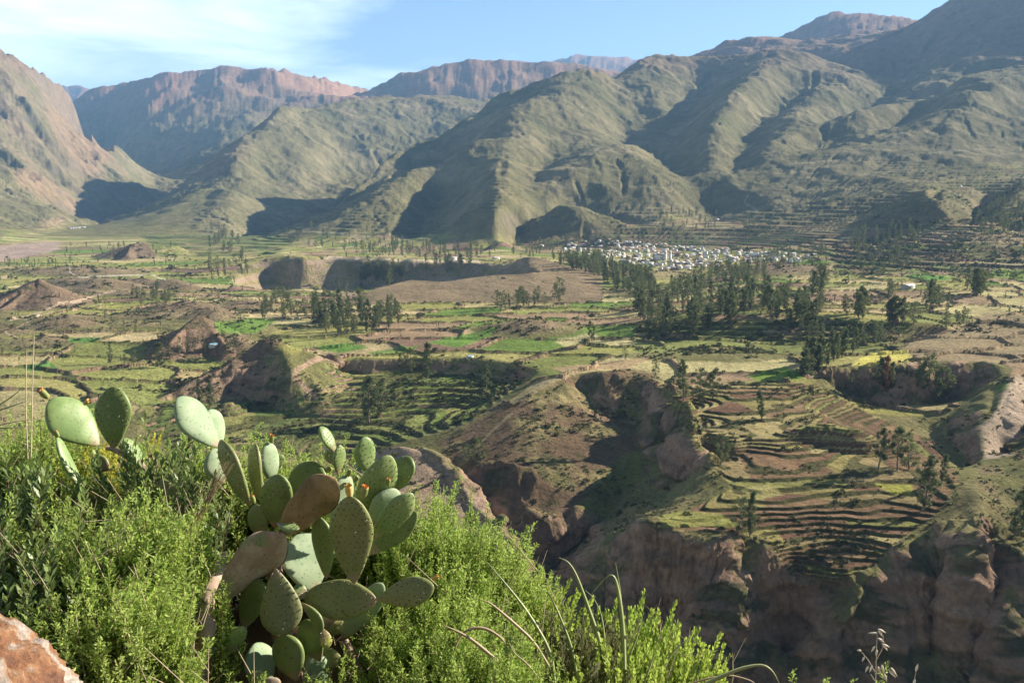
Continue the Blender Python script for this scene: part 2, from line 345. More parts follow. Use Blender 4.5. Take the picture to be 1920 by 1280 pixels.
# ---------------------------------------------------------------- solve for a smooth surface through the lines
DS = 0.004
SMAX = 0.86
NSC = int(2 * SMAX / DS) + 1
Q0, Q1 = math.log(20.0), math.log(24500.0)
NQ = int((Q1 - Q0) / DS) + 1
zs = np.zeros((NQ, NSC)); ws = np.zeros((NQ, NSC)); wc = np.zeros((NQ, NSC))
def put(s, q, z):
    i = (q - Q0) / DS; j = (s + SMAX) / DS
    i = np.rint(i).astype(int); j = np.rint(j).astype(int)
    m = (i >= 0) & (i < NQ) & (j >= 0) & (j < NSC)
    np.add.at(zs, (i[m], j[m]), z[m]); np.add.at(ws, (i[m], j[m]), 1.0)
for pts, kind, crest in LN:
    for (a, b) in zip(pts[:-1], pts[1:]):
        n = int(max(abs(a[0] - b[0]) / 3, abs(a[1] - b[1]) / 3, abs(math.log(a[2] / b[2])) / DS) * 2) + 4
        f = np.linspace(0, 1, n)
        px = a[0] + (b[0] - a[0]) * f; py = a[1] + (b[1] - a[1]) * f
        q = math.log(a[2]) + (math.log(b[2]) - math.log(a[2])) * f
        s, t = unp(px, py); Y = np.exp(q)
        put(s, q, t * Y)
        if crest > 0:
            ic = np.clip(np.rint((q - Q0) / DS).astype(int), 0, NQ - 1); jc = np.rint((s + SMAX) / DS).astype(int); okc = (jc >= 0) & (jc < NSC); wc[ic[okc], jc[okc]] = 1
            k = 0.10 if crest >= .04 else 0.05
            put(s, q + k, t * Y - crest * Y)
ss = np.linspace(-SMAX, SMAX, 3 * NSC)
for Y, zz in ((22, -17), (40, -33), (80, -70), (130, -120), (190, -185), (235, -240)):
    put(ss, np.full_like(ss, math.log(Y)), np.full_like(ss, float(zz)))
e = ss > 0.04
put(ss[e], np.full_like(ss[e], math.log(285)), np.full_like(ss[e], -232.0))
put(ss[~e], np.full_like(ss[~e], math.log(285)), np.full_like(ss[~e], -205.0))
put(ss[~e], np.full_like(ss[~e], math.log(350)), np.full_like(ss[~e], -185.0) + 25 * sstep(-.02, -.2, ss[~e]))
fixed = ws > 0
zs[fixed] /= ws[fixed]

def solve(zf, fm, levels):
    if levels == 0 or min(zf.shape) < 16:
        z = np.where(fm, zf, zf[fm].mean())
        it = 600
    else:
        h, w = zf.shape
        h2, w2 = (h + 1) // 2, (w + 1) // 2
        ph, pw = h2 * 2 - h, w2 * 2 - w
        zp = np.pad(np.where(fm, zf, 0), ((0, ph), (0, pw))); mp_ = np.pad(fm.astype(float), ((0, ph), (0, pw)))
        sz = zp.reshape(h2, 2, w2, 2).sum((1, 3)); sm = mp_.reshape(h2, 2, w2, 2).sum((1, 3))
        fc = sm > 0
        zc = np.where(fc, sz / np.maximum(sm, 1), 0)
        c = solve(zc, fc, levels - 1)
        yy = np.clip((np.arange(h) - .5) / 2, 0, h2 - 1.001); xx = np.clip((np.arange(w) - .5) / 2, 0, w2 - 1.001)
        y0 = yy.astype(int); x0 = xx.astype(int); fy = (yy - y0)[:, None]; fx = (xx - x0)[None]
        y1 = np.minimum(y0 + 1, h2 - 1); x1 = np.minimum(x0 + 1, w2 - 1)
        up = (c[y0][:, x0] * (1 - fx) + c[y0][:, x1] * fx) * (1 - fy) + (c[y1][:, x0] * (1 - fx) + c[y1][:, x1] * fx) * fy
        z = np.where(fm, zf, up)
        it = 60
    for _ in range(it):
        p = np.pad(z, 1, mode='edge')
        n = (p[:-2, 1:-1] + p[2:, 1:-1] + p[1:-1, :-2] + p[1:-1, 2:]) * .25
        z = np.where(fm, zf, n)
    return z
base = solve(zs, fixed, 7)
def blur(a, r, n=2):
    k = np.ones(2 * r + 1) / (2 * r + 1)
    for _ in range(n):
        p = np.pad(a, ((r, r), (0, 0)), mode='edge'); c = np.cumsum(np.pad(p, ((1, 0), (0, 0))), 0)
        a = (c[2 * r + 1:] - c[:-2 * r - 1]) / (2 * r + 1)
        p = np.pad(a, ((0, 0), (r, r)), mode='edge'); c = np.cumsum(np.pad(p, ((0, 0), (1, 0))), 1)
        a = (c[:, 2 * r + 1:] - c[:, :-2 * r - 1]) / (2 * r + 1)
    return a
base = blur(base, 1, 2)
#.arange(NQ)[:, None] * DS + Q0); _b = np.argwhere((base > -190) & (_qm > math.log(230)) & (_qm < math.log(325)))
#,'w').write(str((len(_b), [(round(math.exp(Q0 + i * DS)), round((j * DS - SMAX), 3), round(base[i, j])) for i, j in _b[::max(1,len(_b)//40)]])))
qg = Q0 + np.arange(NQ) * DS; sg = -SMAX + np.arange(NSC) * DS
Yg = np.exp(qg)[:, None]

# round the big mountain forms a little, but keep the skylines where they are
_far = sstep(math.log(2000), math.log(2700), np.log(Yg)) * np.ones_like(base)
_keep = np.clip(blur(wc, 3, 2) * 14, 0, 1)
base = base + (blur(base, 3, 3) - base) * _far * (1 - _keep)
# rills and ribs that run down the slopes: noise smeared along the fall line
zb = blur(base, 4, 2) / Yg                     # conformal grid: slope = gradient / Y
gy_, gx_ = np.gradient(blur(base, 4, 2)); gy_ /= (DS * Yg); gx_ /= (DS * Yg)
slope_s = np.hypot(gx_, gy_)
ux, uy = gx_ / (slope_s + 1e-6), gy_ / (slope_s + 1e-6)
def bil(a, i, j):
    i = np.clip(i, 0, a.shape[0] - 1.001); j = np.clip(j, 0, a.shape[1] - 1.001)
    i0 = i.astype(np.int32); j0 = j.astype(np.int32); fi = i - i0; fj = j - j0
    return (a[i0, j0] * (1 - fj) + a[i0, j0 + 1] * fj) * (1 - fi) + (a[i0 + 1, j0] * (1 - fj) + a[i0 + 1, j0 + 1] * fj) * fi
II, JJ = np.meshgrid(np.arange(NQ, dtype=np.float32), np.arange(NSC, dtype=np.float32), indexing='ij')
def lic(scale, steps, seed, step=1.0):
    nz = perlin(II / scale, JJ / scale, seed) + .5 * perlin(II / scale * 2.1, JJ / scale * 2.1, seed + 5)
    acc = nz.copy(); n = 1.0
    for sg_, w in ((1, 1.0), (-1, 1.0)):
        i = II.copy(); j = JJ.copy()
        for k in range(steps):
            a = bil(uy, i, j); b = bil(ux, i, j)
            i = i + sg_ * step * a; j = j + sg_ * step * b
            acc += bil(nz, i, j); n += 1
    return acc / n * math.sqrt(n) * .55
lic1 = lic(9.0, 16, 11, 1.2)
lic2 = lic(3.6, 12, 12, 1.0)
print("solve", round(time.time() - T0, 1))

# ---------------------------------------------------------------- fine grid
def seg(a, b, n): return np.exp(np.linspace(math.log(a), math.log(b), n, endpoint=False))
Yr = np.concatenate([seg(21, 285, 90), seg(285, 400, 400), seg(400, 560, 230), seg(560, 1000, 270), seg(1000, 2300, 340), seg(2300, 7000, 320), seg(7000, 24000, 91)])
NX = 1330
Sx = np.linspace(-0.80, 0.80, NX)
NY = len(Yr)
S, Y = np.meshgrid(Sx, Yr)
X = S * Y
ci = (np.log(Y) - Q0) / DS; cj = (S + SMAX) / DS
def smp(a): return bil(a, ci, cj)
Z = smp(base)
SL = smp(slope_s)
A1 = smp(lic1); A2 = smp(lic2)
PX, PY = proj(X, Y, Z)                          # where each base point shows in the photograph (used only to look places up)

# low hills that stand on the valley floor: column, row and distance of the top, half widths (m), pointedness
MD = [(270, 455, 1900, 70, 90, 1.6), (150, 500, 1500, 90, 60, 1.6), (190, 522, 1250, 70, 40, 1.7),
      
      
      (990, 598, 800, 42, 40, 1.2), (960, 608, 810, 40, 30, 1.3), (1345, 655, 680, 70, 38, 1.5), (1270, 664, 665, 55, 30, 1.5), (1410, 668, 670, 45, 28, 1.5),
      (395, 575, 900, 30, 30, 1.3), (455, 572, 960, 40, 25, 1.5), (120, 598, 820, 35, 25, 1.4), (345, 565, 960, 50, 30, 1.4), (290, 585, 900, 60, 30, 1.6), (230, 600, 860, 35, 25, 1.3),
      (90, 632, 735, 30, 22, 1.2), (50, 640, 720, 28, 18, 1.1), (470, 562, 1000, 40, 25, 1.4), (130, 590, 870, 40, 25, 1.4), (1465, 497, 1300, 80, 60, 1.6), (1290, 545, 1050, 95, 35, 1.5), (1420, 560, 900, 70, 30, 1.5),
      (1600, 760 + 40, 470, 22, 9, 1.4), (1560, 795, 474, 24, 9, 1.4), (1250, 765, 530, 14, 14, 1.3), (1180, 572, 960, 60, 30, 1.5), (450, 605, 800, 30, 30, 1.4)]
rng = random.Random(5)
for _ in range(46):                              # the small knolls of the left basin
    px = rng.uniform(-60, 470); py = rng.uniform(505, 650); s_, t_ = unp(px, py)
    Yc = -121 / float(t_)
    MD.append((px, py - rng.uniform(4, 10), Yc, rng.uniform(20, 55) * (Yc / 1000), rng.uniform(12, 24) * (Yc / 1000), rng.uniform(1.0, 1.5)))
hill = np.zeros_like(Z)
for px, py, Yc, rx, ry, sh in MD:
    p = at(px, py, Yc)
    i0 = np.searchsorted(Yr, Yc - 2.2 * ry); i1 = np.searchsorted(Yr, Yc + 2.2 * ry)
    j0 = max(0, np.searchsorted(Sx, (p[0] - 2.2 * rx) / Yc) - 8); j1 = np.searchsorted(Sx, (p[0] + 2.2 * rx) / Yc) + 8
    sl = (slice(i0, i1), slice(j0, j1))
    zc = bil(base, np.array([(math.log(Yc) - Q0) / DS]), np.array([(p[0] / Yc + SMAX) / DS]))[0]
    h = p[2] - zc
    if h <= 0: continue
    wx = X[sl] + 5 * fbm(X[sl], Y[sl], 40, 2, 3); wy = Y[sl] + 5 * fbm(X[sl], Y[sl], 40, 2, 4)
    r = np.sqrt(((wx - p[0]) / rx) ** 2 + ((wy - Yc) / ry) ** 2)
    b = np.clip(1 - (r / 1.5) ** sh, 0, 1) ** 1.3 * h
    hill[sl] = np.maximum(hill[sl], b)
# ridges of bare earth: crest points (column, row, distance) and steepness
RDG = [([(72, 522, 1005), (48, 540, 990), (20, 567, 960), (-25, 594, 915)], .62), ([(72, 522, 1005), (84, 536, 1000), (104, 556, 995), (150, 574, 980)], .5),
       ([(374, 590, 742), (354, 606, 732), (318, 639, 708), (280, 667, 688), (238, 690, 668)], .75), ([(374, 590, 742), (392, 614, 735), (424, 645, 718)], .7),
       ([(520, 637, 668), (480, 651, 656), (440, 672, 642), (400, 693, 628), (345, 722, 608), (295, 748, 592)], .62),
       ([(430, 752, 590), (380, 768, 580), (330, 790, 560), (280, 815, 538), (230, 842, 520)], .6),
       ([(356, 565, 965), (338, 571, 952), (318, 586, 930)], .7), ([(98, 630, 750), (70, 643, 738), (30, 656, 722)], .7), ([(452, 566, 985), (425, 572, 975)], .7),
       ([(262, 452, 1900), (245, 462, 1840), (238, 476, 1780)], .6), ([(330, 458, 2000), (300, 470, 1900), (280, 482, 1800)], .6), ([(1475, 494, 1320), (1440, 500, 1300), (1420, 506, 1280)], .4)]
ridge_h = np.zeros_like(Z)
for pts, stp in RDG:
    P3 = [at(*p_) for p_ in pts]
    hh = []
    for p_ in P3:
        zc = bil(base, np.array([(math.log(p_[1]) - Q0) / DS]), np.array([(p_[0] / p_[1] + SMAX) / DS]))[0]
        hh.append(max(.5, p_[2] - zc))
    mx_ = max(hh) / stp * 1.4
    ys = [p_[1] for p_ in P3]
    i0 = np.searchsorted(Yr, min(ys) - mx_); i1 = np.searchsorted(Yr, max(ys) + mx_)
    Xs_, Ys_ = X[i0:i1], Y[i0:i1]
    wx_ = Xs_ + 3 * fbm(Xs_, Ys_, 18, 3, 7); wy_ = Ys_ + 3 * fbm(Xs_, Ys_, 18, 3, 8)
    for k_ in range(len(P3) - 1):
        (x1_, y1_, _a), (x2_, y2_, _b2) = P3[k_], P3[k_ + 1]
        L2 = (x2_ - x1_) ** 2 + (y2_ - y1_) ** 2
        t_ = np.clip(((wx_ - x1_) * (x2_ - x1_) + (wy_ - y1_) * (y2_ - y1_)) / L2, 0, 1)
        d_ = np.hypot(wx_ - x1_ - t_ * (x2_ - x1_), wy_ - y1_ - t_ * (y2_ - y1_))
        h_ = (hh[k_] + (hh[k_ + 1] - hh[k_]) * t_)
        v_ = h_ * np.clip(1 - d_ * stp / h_ / 1.25, 0, 1) ** 1.25
        ridge_h[i0:i1] = np.maximum(ridge_h[i0:i1], v_)
hill = np.maximum(hill, ridge_h)
Z = Z + hill
hillm = sstep(1.5, 6, hill)
ridgem = sstep(1.0, 4, ridge_h)

mount = sstep(1900, 2500, Y + 9 * np.clip(Z + 95, -40, 100)) * sstep(.10, .24, SL)      # true hillsides of the mountains
nearcl = (Y < 620) * sstep(.30, .62, SL)
cliffmid = ((Y > 1300) & (Y < 1750) & (PX > 380) & (PX < 1010)) * sstep(.16, .35, SL)
# relief
Ym = np.minimum(Y, 4800)
Z = Z + mount * Ym * (0.0012 * A1 + 0.0014 * A2)
Z = Z + mount * (fbm(X, Y, 700, 5, 21, .5, True) - .2) * .009 * Y
Z = Z + sstep(5200, 7500, Y) * (fbm(X, Y, 1300, 5, 27, .5)) * .0062 * Y
Z = Z + mount * fbm(X + 12 * A2, Y, 210, 5, 23, .55, True) * .0034 * Ym
rill = sstep(.30, .85, A2 + .25 * fbm(X, Y, 400, 2, 24)) * sstep(.12, .3, SL)
Z = Z - mount * rill * .0042 * Ym
Z = Z + mount * fbm(X, Y, 75, 4, 25, .6, True) * .0013 * Ym
lmz = sstep(260, 180, PX) * sstep(3000, 3600, Y) * sstep(7000, 6200, Y)
Z = Z + lmz * mount * (A1 * .0055 * Ym + fbm(X, Y, 260, 4, 35, .55, True) * 34 + fbm(X, Y, 100, 3, 36, .6, True) * 12)
rockn = sstep(.1, .35, fbm(X, Y, 500, 3, 31)) * mount
Z = Z + rockn * fbm(X, Y, 90, 4, 33, .6, True) * .0028 * Ym
Z = Z + (1 - mount) * sstep(500, 900, Y) * fbm(X, Y, 120, 4, 41) * 2.2
Z = Z + (Y < 620) * fbm(X, Y, 55, 4, 43) * 1.3 * (1 - nearcl)
Z = Z + (Y > 250) * nearcl * sstep(-.3, -.0, S) * fbm(X, Y * .35, 46, 3, 49, .5, True) * 5
Z = Z + nearcl * (A1 * 1.2 + A2 * .6 + fbm(X, Y, 34, 4, 45, .5, True) * 2.5)
Z = Z + cliffmid * (A1 * 5 + A2 * 3)
Z = Z + hillm * (fbm(X, Y, 16, 4, 47, .55) * 1.2) * (Y < 1200)

# ---------------------------------------------------------------- places, looked up by the photo's columns and rows
def inpoly(poly, PX, PY):
    m = np.zeros(PX.shape, bool)
    n = len(poly)
    for k in range(n):
        x1, y1 = poly[k]; x2, y2 = poly[(k + 1) % n]
        if y1 == y2: continue
        c = ((y1 > PY) != (y2 > PY)) & (PX < (x2 - x1) * (PY - y1) / (y2 - y1) + x1)
        m ^= c
    return m
PX, PY = proj(X, Y, Z)
WPX = PX + 9 * fbm(X, Y, 60, 3, 51); WPY = PY + 3 * fbm(X, Y, 60, 3, 52)
def zone(poly, y0=0, y1=1e9, soft=0, w=True):
    return inpoly(poly, WPX if w else PX, WPY if w else PY) & (Y > y0) & (Y < y1)

plateau = zone([(1225, 715), (1330, 715), (1440, 712), (1530, 720), (1640, 780), (1760, 830), (1800, 900), (1760, 955), (1690, 1010), (1640, 1060), (1560, 1095), (1480, 1075), (1440, 1012), (1380, 1000), (1215, 985), (1290, 955), (1375, 915), (1340, 870), (1290, 810)], 300, 640)
lowterr = zone([(600, 690), (900, 680), (1000, 700), (880, 790), (780, 820), (640, 860), (330, 860), (230, 760), (430, 745), (560, 735), (640, 720)], 450, 680)
lefts = zone([(-300, 690), (240, 700), (230, 870), (-300, 870)], 300, 680)
fan = zone([(960, 400), (1130, 395), (1260, 412), (1330, 400), (1640, 330), (1990, 300), (1990, 500), (1760, 500), (1400, 470), (960, 470)], 1100, 2700)
rterr = zone([(1560, 455), (1990, 440), (1990, 515), (1560, 515)], 900, 1900)
midt = zone([(1190, 600), (1700, 600), (1700, 660), (1190, 660)], 600, 860)
left450 = zone([(260, 440), (560, 440), (520, 480), (300, 480)], 1500, 3200)
smooth_hill = zone([(640, 575), (1130, 575), (1130, 510), (980, 470), (640, 540)], 1000, 1500)

def terrace(Z, mask, h, wob, seed, riser=.22, wsc=30):
    t = Z / h + wob * fbm(X, Y, wsc, 3, seed)
    fl = np.floor(t); fr = t - fl
    st = sstep(1 - riser, 1, fr)
    z2 = (fl + st - wob * fbm(X, Y, wsc, 3, seed)) * h + .06 * h * fr
    rz = ((fr > 1 - riser * 1.15) & (mask > .3))
    return Z + (z2 - Z) * mask, rz, fl
def soft(m, r=3):
    return blur(m.astype(float), r, 2)
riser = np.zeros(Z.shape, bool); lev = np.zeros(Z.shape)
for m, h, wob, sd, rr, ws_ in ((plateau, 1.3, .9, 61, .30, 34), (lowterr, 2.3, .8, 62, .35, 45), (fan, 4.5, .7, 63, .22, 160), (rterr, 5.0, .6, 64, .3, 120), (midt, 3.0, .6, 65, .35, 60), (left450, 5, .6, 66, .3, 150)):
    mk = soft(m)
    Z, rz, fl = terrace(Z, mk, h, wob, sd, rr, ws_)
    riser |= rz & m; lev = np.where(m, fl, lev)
# faint old terrace lines on the lower mountain slopes
ot = mount * sstep(.35, .65, .5 + fbm(X, Y, 600, 2, 71)) * (Y > 2000) * (Y < 4200) * (Z < 150)
Z, _r, _ = terrace(Z, ot * .8, 9.0, .5, 72, .35, 300)
oldr = _r & (ot > .3)
print("heights", round(time.time() - T0, 1))

# ---------------------------------------------------------------- fields (jittered cells), colours
def cells(x, y, seed):
    ix = np.floor(x).astype(np.int64); iy = np.floor(y).astype(np.int64)
    d1 = np.full(x.shape, 9.0, np.float32); d2 = d1.copy(); idc = np.zeros(x.shape, np.int64)
    for dx in (-1, 0, 1):
        for dy in (-1, 0, 1):
            hx = _hash(ix + dx, iy + dy, seed) / 65535.0; hy = _hash(ix + dx, iy + dy, seed + 1) / 65535.0
            cx = ix + dx + .15 + .7 * hx; cy = iy + dy + .15 + .7 * hy
            d = np.maximum(np.abs(x - cx), np.abs(y - cy)) * .7 + np.hypot(x - cx, y - cy) * .4
            idn = _hash(ix + dx, iy + dy, seed + 2)
            n = d < d1
            d2 = np.where(n, d1, np.minimum(d2, d)); idc = np.where(n, idn, idc); d1 = np.where(n, d, d1)
    return idc, d2 - d1
def mixc(C, c, m):
    m = np.asarray(m, np.float32)[..., None]
    return C * (1 - m) + np.array(c, np.float32) * m
nA = fbm(X, Y, 260, 4, 81); nB = fbm(X, Y, 60, 4, 82); nC = fbm(X, Y, 14, 3, 83)
wx = X + 14 * fbm(X, Y, 110, 2, 84); wy = Y + 14 * fbm(X, Y, 110, 2, 85)
ang = .35 * fbm(X, Y, 900, 1, 86)
fu = wx * np.cos(ang) + wy * np.sin(ang); fv = -wx * np.sin(ang) + wy * np.cos(ang)
fid, fed = cells(fu / 60, fv / 50, 90)
PAL = np.array([(.17, .25, .055), (.29, .30, .095), (.34, .32, .11), (.50, .40, .21), (.32, .31, .10), (.27, .18, .12), (.50, .44, .21), (.36, .33, .12), (.24, .26, .08), (.43, .36, .17), (.33, .31, .10), (.35, .25, .15)], np.float32)
fieldc = PAL[fid % len(PAL)]
C = np.zeros(Z.shape + (3,), np.float32) + np.array((.20, .19, .075), np.float32)
C = mixc(C, (.25, .22, .10), sstep(-.1, .4, nB))
valley = 1 - mount
isfield = ((Y > 560) & (Y < 2600) & (hill < 1.2) & (~smooth_hill) & (SL < .30)) | plateau | lowterr | lefts
fm = soft(isfield, 1)
C = C * (1 - fm[..., None]) + fieldc * fm[..., None]
C *= (1 + .22 * nC + .15 * nB)[..., None]
# hedges and walls between the fields
edge = (fed < .038 + .03 * nC) & isfield & (Y > 560) & (Y < 2300) & ~plateau & ~lowterr
C = mixc(C, (.065, .075, .03), edge * .85)
Z = Z + edge * (2.0 + 1.6 * nC) * (Y < 1700)
# grassland hills: dry tan
dry = np.clip(hillm + smooth_hill, 0, 1)
C = mixc(C, (.27, .20, .125), dry * .92)
C = mixc(C, (.15, .14, .06), dry * sstep(.05, .45, nC) * .6)
C = mixc(C, (.19, .135, .09), ridgem * .85)
C = mixc(C, (.27, .20, .14), ridgem * sstep(.0, .4, nB + .5 * nC) * .6)
# terraces: red soil, straw and green beds
tid = _hash(lev.astype(np.int64) * 7 + (fid % 5), fid * 0, 97)
TP = np.array([(.22, .13, .08), (.27, .17, .10), (.34, .29, .11), (.19, .11, .07), (.28, .27, .09), (.25, .16, .09), (.40, .33, .15), (.30, .20, .11), (.32, .25, .12)], np.float32)
tcid, ted = cells(fu / 34, fv / 60, 95)
tsel = TP[(_hash(lev.astype(np.int64), tcid % 7, 98)) % len(TP)]
mk = soft(plateau, 2)[..., None]
C = C * (1 - mk) + tsel * (1 + .35 * nC[..., None]) * mk
GP = np.array([(.16, .21, .055), (.23, .25, .08), (.15, .18, .06), (.34, .28, .14), (.27, .26, .09), (.20, .22, .07)], np.float32)
gsel = GP[(_hash(lev.astype(np.int64), tcid % 5, 99)) % len(GP)]
mk = soft(lowterr | midt | left450, 2)[..., None]
C = C * (1 - mk) + gsel * (1 + .3 * nC[..., None]) * mk
FPc = np.array([(.33, .24, .15), (.22, .20, .09), (.16, .19, .06), (.28, .18, .11), (.38, .31, .17), (.15, .13, .08)], np.float32)
fsel = FPc[(_hash(lev.astype(np.int64), fid % 7, 99)) % len(FPc)]
mk = (soft(fan | rterr, 3) * (1 - sstep(-40, 60, Z) * .75))[..., None]
C = C * (1 - mk) + fsel * (1 + .2 * nB[..., None]) * mk
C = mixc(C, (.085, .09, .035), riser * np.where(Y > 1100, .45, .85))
# mountains
MC = np.zeros(Z.shape + (3,), np.float32) + np.array((.165, .15, .075), np.float32)
MC = mixc(MC, (.25, .215, .12), sstep(-.2, .5, nA + .4 * nB))
MC = mixc(MC, (.10, .115, .05), sstep(.1, .9, A1 * .8 - .1) * .55)
MC = mixc(MC, (.22, .145, .105), sstep(500, 950, Z + 260 * nA) * .7)
MC = mixc(MC, (.30, .17, .11), sstep(750, 1250, Z + 500 * fbm(X, Y, 500, 3, 88)) * sstep(5200, 7000, Y) * .8)
MC = mixc(MC, (.12, .12, .05), oldr * .35)
MC = mixc(MC, (.085, .095, .045), rill * .55)
MC = mixc(MC, (.10, .105, .05), sstep(.12, .4, fbm(X, Y, 45, 4, 29, .65)) * .5)
lm = (PX < 240) & (Y > 3500) & (Y < 6500)
MC = mixc(MC, (.20, .145, .095), lm * sstep(-.3, .4, nA) * .7)
MC = MC * 1.15
def stain(poly, c, y0, y1, k):
    global MC
    MC = mixc(MC, c, soft(zone(poly, y0, y1), 3) * k * (.55 + .45 * sstep(-.3, .3, nB)))
stain([(110, 150), (150, 190), (215, 262), (205, 300), (170, 330), (120, 290), (90, 230), (80, 180)], (.33, .215, .14), 3500, 6600, .75)
stain([(60, 320), (110, 350), (150, 385), (150, 405), (110, 392), (50, 360), (20, 330)], (.36, .24, .15), 3300, 5000, .7)
stain([(70, 420), (110, 405), (145, 425), (120, 440), (80, 440)], (.44, .31, .21), 2500, 4300, .7)
stain([(0, 95), (60, 130), (110, 148), (100, 165), (40, 140), (0, 118)], (.22, .15, .11), 4000, 6600, .6)
stain([(555, 148), (600, 146), (690, 160), (720, 180), (680, 190), (620, 180), (570, 165)], (.52, .29, .17), 7000, 12000, .8)
stain([(290, 140), (340, 145), (330, 165), (290, 185), (270, 180)], (.42, .19, .13), 7000, 12000, .75)
stain([(770, 128), (830, 124), (820, 145), (760, 150)], (.48, .28, .18), 7000, 12000, .6)
stain([(380, 260), (450, 240), (470, 290), (400, 330), (350, 345)], (.34, .24, .15), 3000, 5300, .5)
stain([(1500, 60), (1600, 20), (1740, 38), (1700, 70), (1540, 80)], (.30, .19, .14), 6500, 9500, .6)
C = C * (1 - mount[..., None]) + MC * mount[..., None]
far = sstep(6000, 7000, Y); C = C * (1 - far[..., None]) + MC * far[..., None]
# steepness shows bare rock
gy2 = np.gradient(Z, axis=0) / np.gradient(Y, axis=0)
gx2 = np.gradient(Z, axis=1) / (np.gradient(S, axis=1) * Y)
sl2 = np.hypot(gx2, gy2 + 0) 
rock = sstep(1.3, 1.9, sl2 + .35 * nB + .2 * nC) * mount
C = mixc(C, (.20, .165, .125), rock * .6)
nD = fbm(X, Y, 35, 4, 101); nE = fbm(X + 300, Z * 3, 30, 4, 102)
crock = sstep(.70, 1.25, sl2 + .55 * nD) * (Y < 1000) * (Y > 250) * (~plateau)
strata = .5 + .5 * np.sin(Z * .9 + 5 * fbm(X, Y, 60, 3, 103))
C = mixc(C, (.34, .22, .15), crock * .95)
C = mixc(C, (.46, .32, .23), crock * strata * .4)
C = mixc(C, (.15, .11, .08), crock * sstep(.0, .4, nE) * .6)
veg = sstep(.02, .16, fbm(X, Z * 2.2 + Y, 48, 5, 104, .6)) * sstep(2.6, 1.2, sl2 + .0)
C = mixc(C, (.085, .095, .04), crock * veg * .9)
C = mixc(C, (.34, .25, .18), cliffmid * .85 * sstep(-.3, .2, nE))
# hillside of the middle spur and the gullies: brown scrub, green bottoms
brown = zone([(820, 830), (960, 755), (1060, 705), (1180, 690), (1230, 700), (1240, 760), (1180, 850), (1170, 900), (1110, 1000), (1000, 1080), (940, 1040), (880, 900)], 380, 700)
bm = soft(brown, 3) * (1 - crock)
C = mixc(C, (.19, .125, .08), bm * .9)
C = mixc(C, (.31, .27, .12), bm * sstep(.0, .35, nD) * .75)
C = mixc(C, (.20, .22, .07), bm * sstep(.15, .5, fbm(X, Y, 40, 4, 107)) * .7)
C = mixc(C, (.10, .10, .04), bm * sstep(.1, .4, nC + .3 * nD) * .7)
gg = zone([(1160, 850), (1200, 850), (1190, 900), (1160, 930), (1150, 960), (1100, 970), (1080, 950), (1130, 900)], 380, 520)
C = mixc(C, (.24, .27, .07), soft(gg, 3) * .6)
pink = zone([(690, 850), (760, 828), (830, 860), (900, 930), (1000, 1110), (980, 1160), (850, 1100), (740, 1000)], 330, 490)
C = mixc(C, (.42, .30, .215), soft(pink, 3) * .85)
C = mixc(C, (.20, .16, .10), soft(pink, 3) * sstep(.1, .5, nD) * .5)
shoulder = zone([(1680, 650), (1850, 588), (2000, 585), (2000, 680), (1720, 676)], 560, 900)
C = mixc(C, (.33, .25, .15), soft(shoulder, 3) * .9)
rs = zone([(1840, 800), (1990, 700), (2100, 1100), (1900, 1030), (1836, 920)], 300, 620)
C = mixc(C, (.18, .175, .065), soft(rs, 3) * (1 - crock) * .85)
C = mixc(C, (.27, .20, .12), soft(rs, 3) * (1 - crock) * sstep(-.1, .35, nD) * .8)
C = mixc(C, (.09, .10, .04), soft(rs, 3) * sstep(.1, .4, nC) * .7)
scarp = zone([(1838, 800), (1868, 768), (1892, 715), (1930, 700), (1930, 800), (1900, 855), (1850, 868)], 450, 660)
C = mixc(C, (.46, .36, .27), soft(scarp, 2) * .9)
bare = zone([(0, 460), (115, 452), (110, 470), (0, 492), (-200, 495), (-200, 465)], 1700, 3600)
C = mixc(C, (.42, .31, .25), soft(bare, 2) * .9)
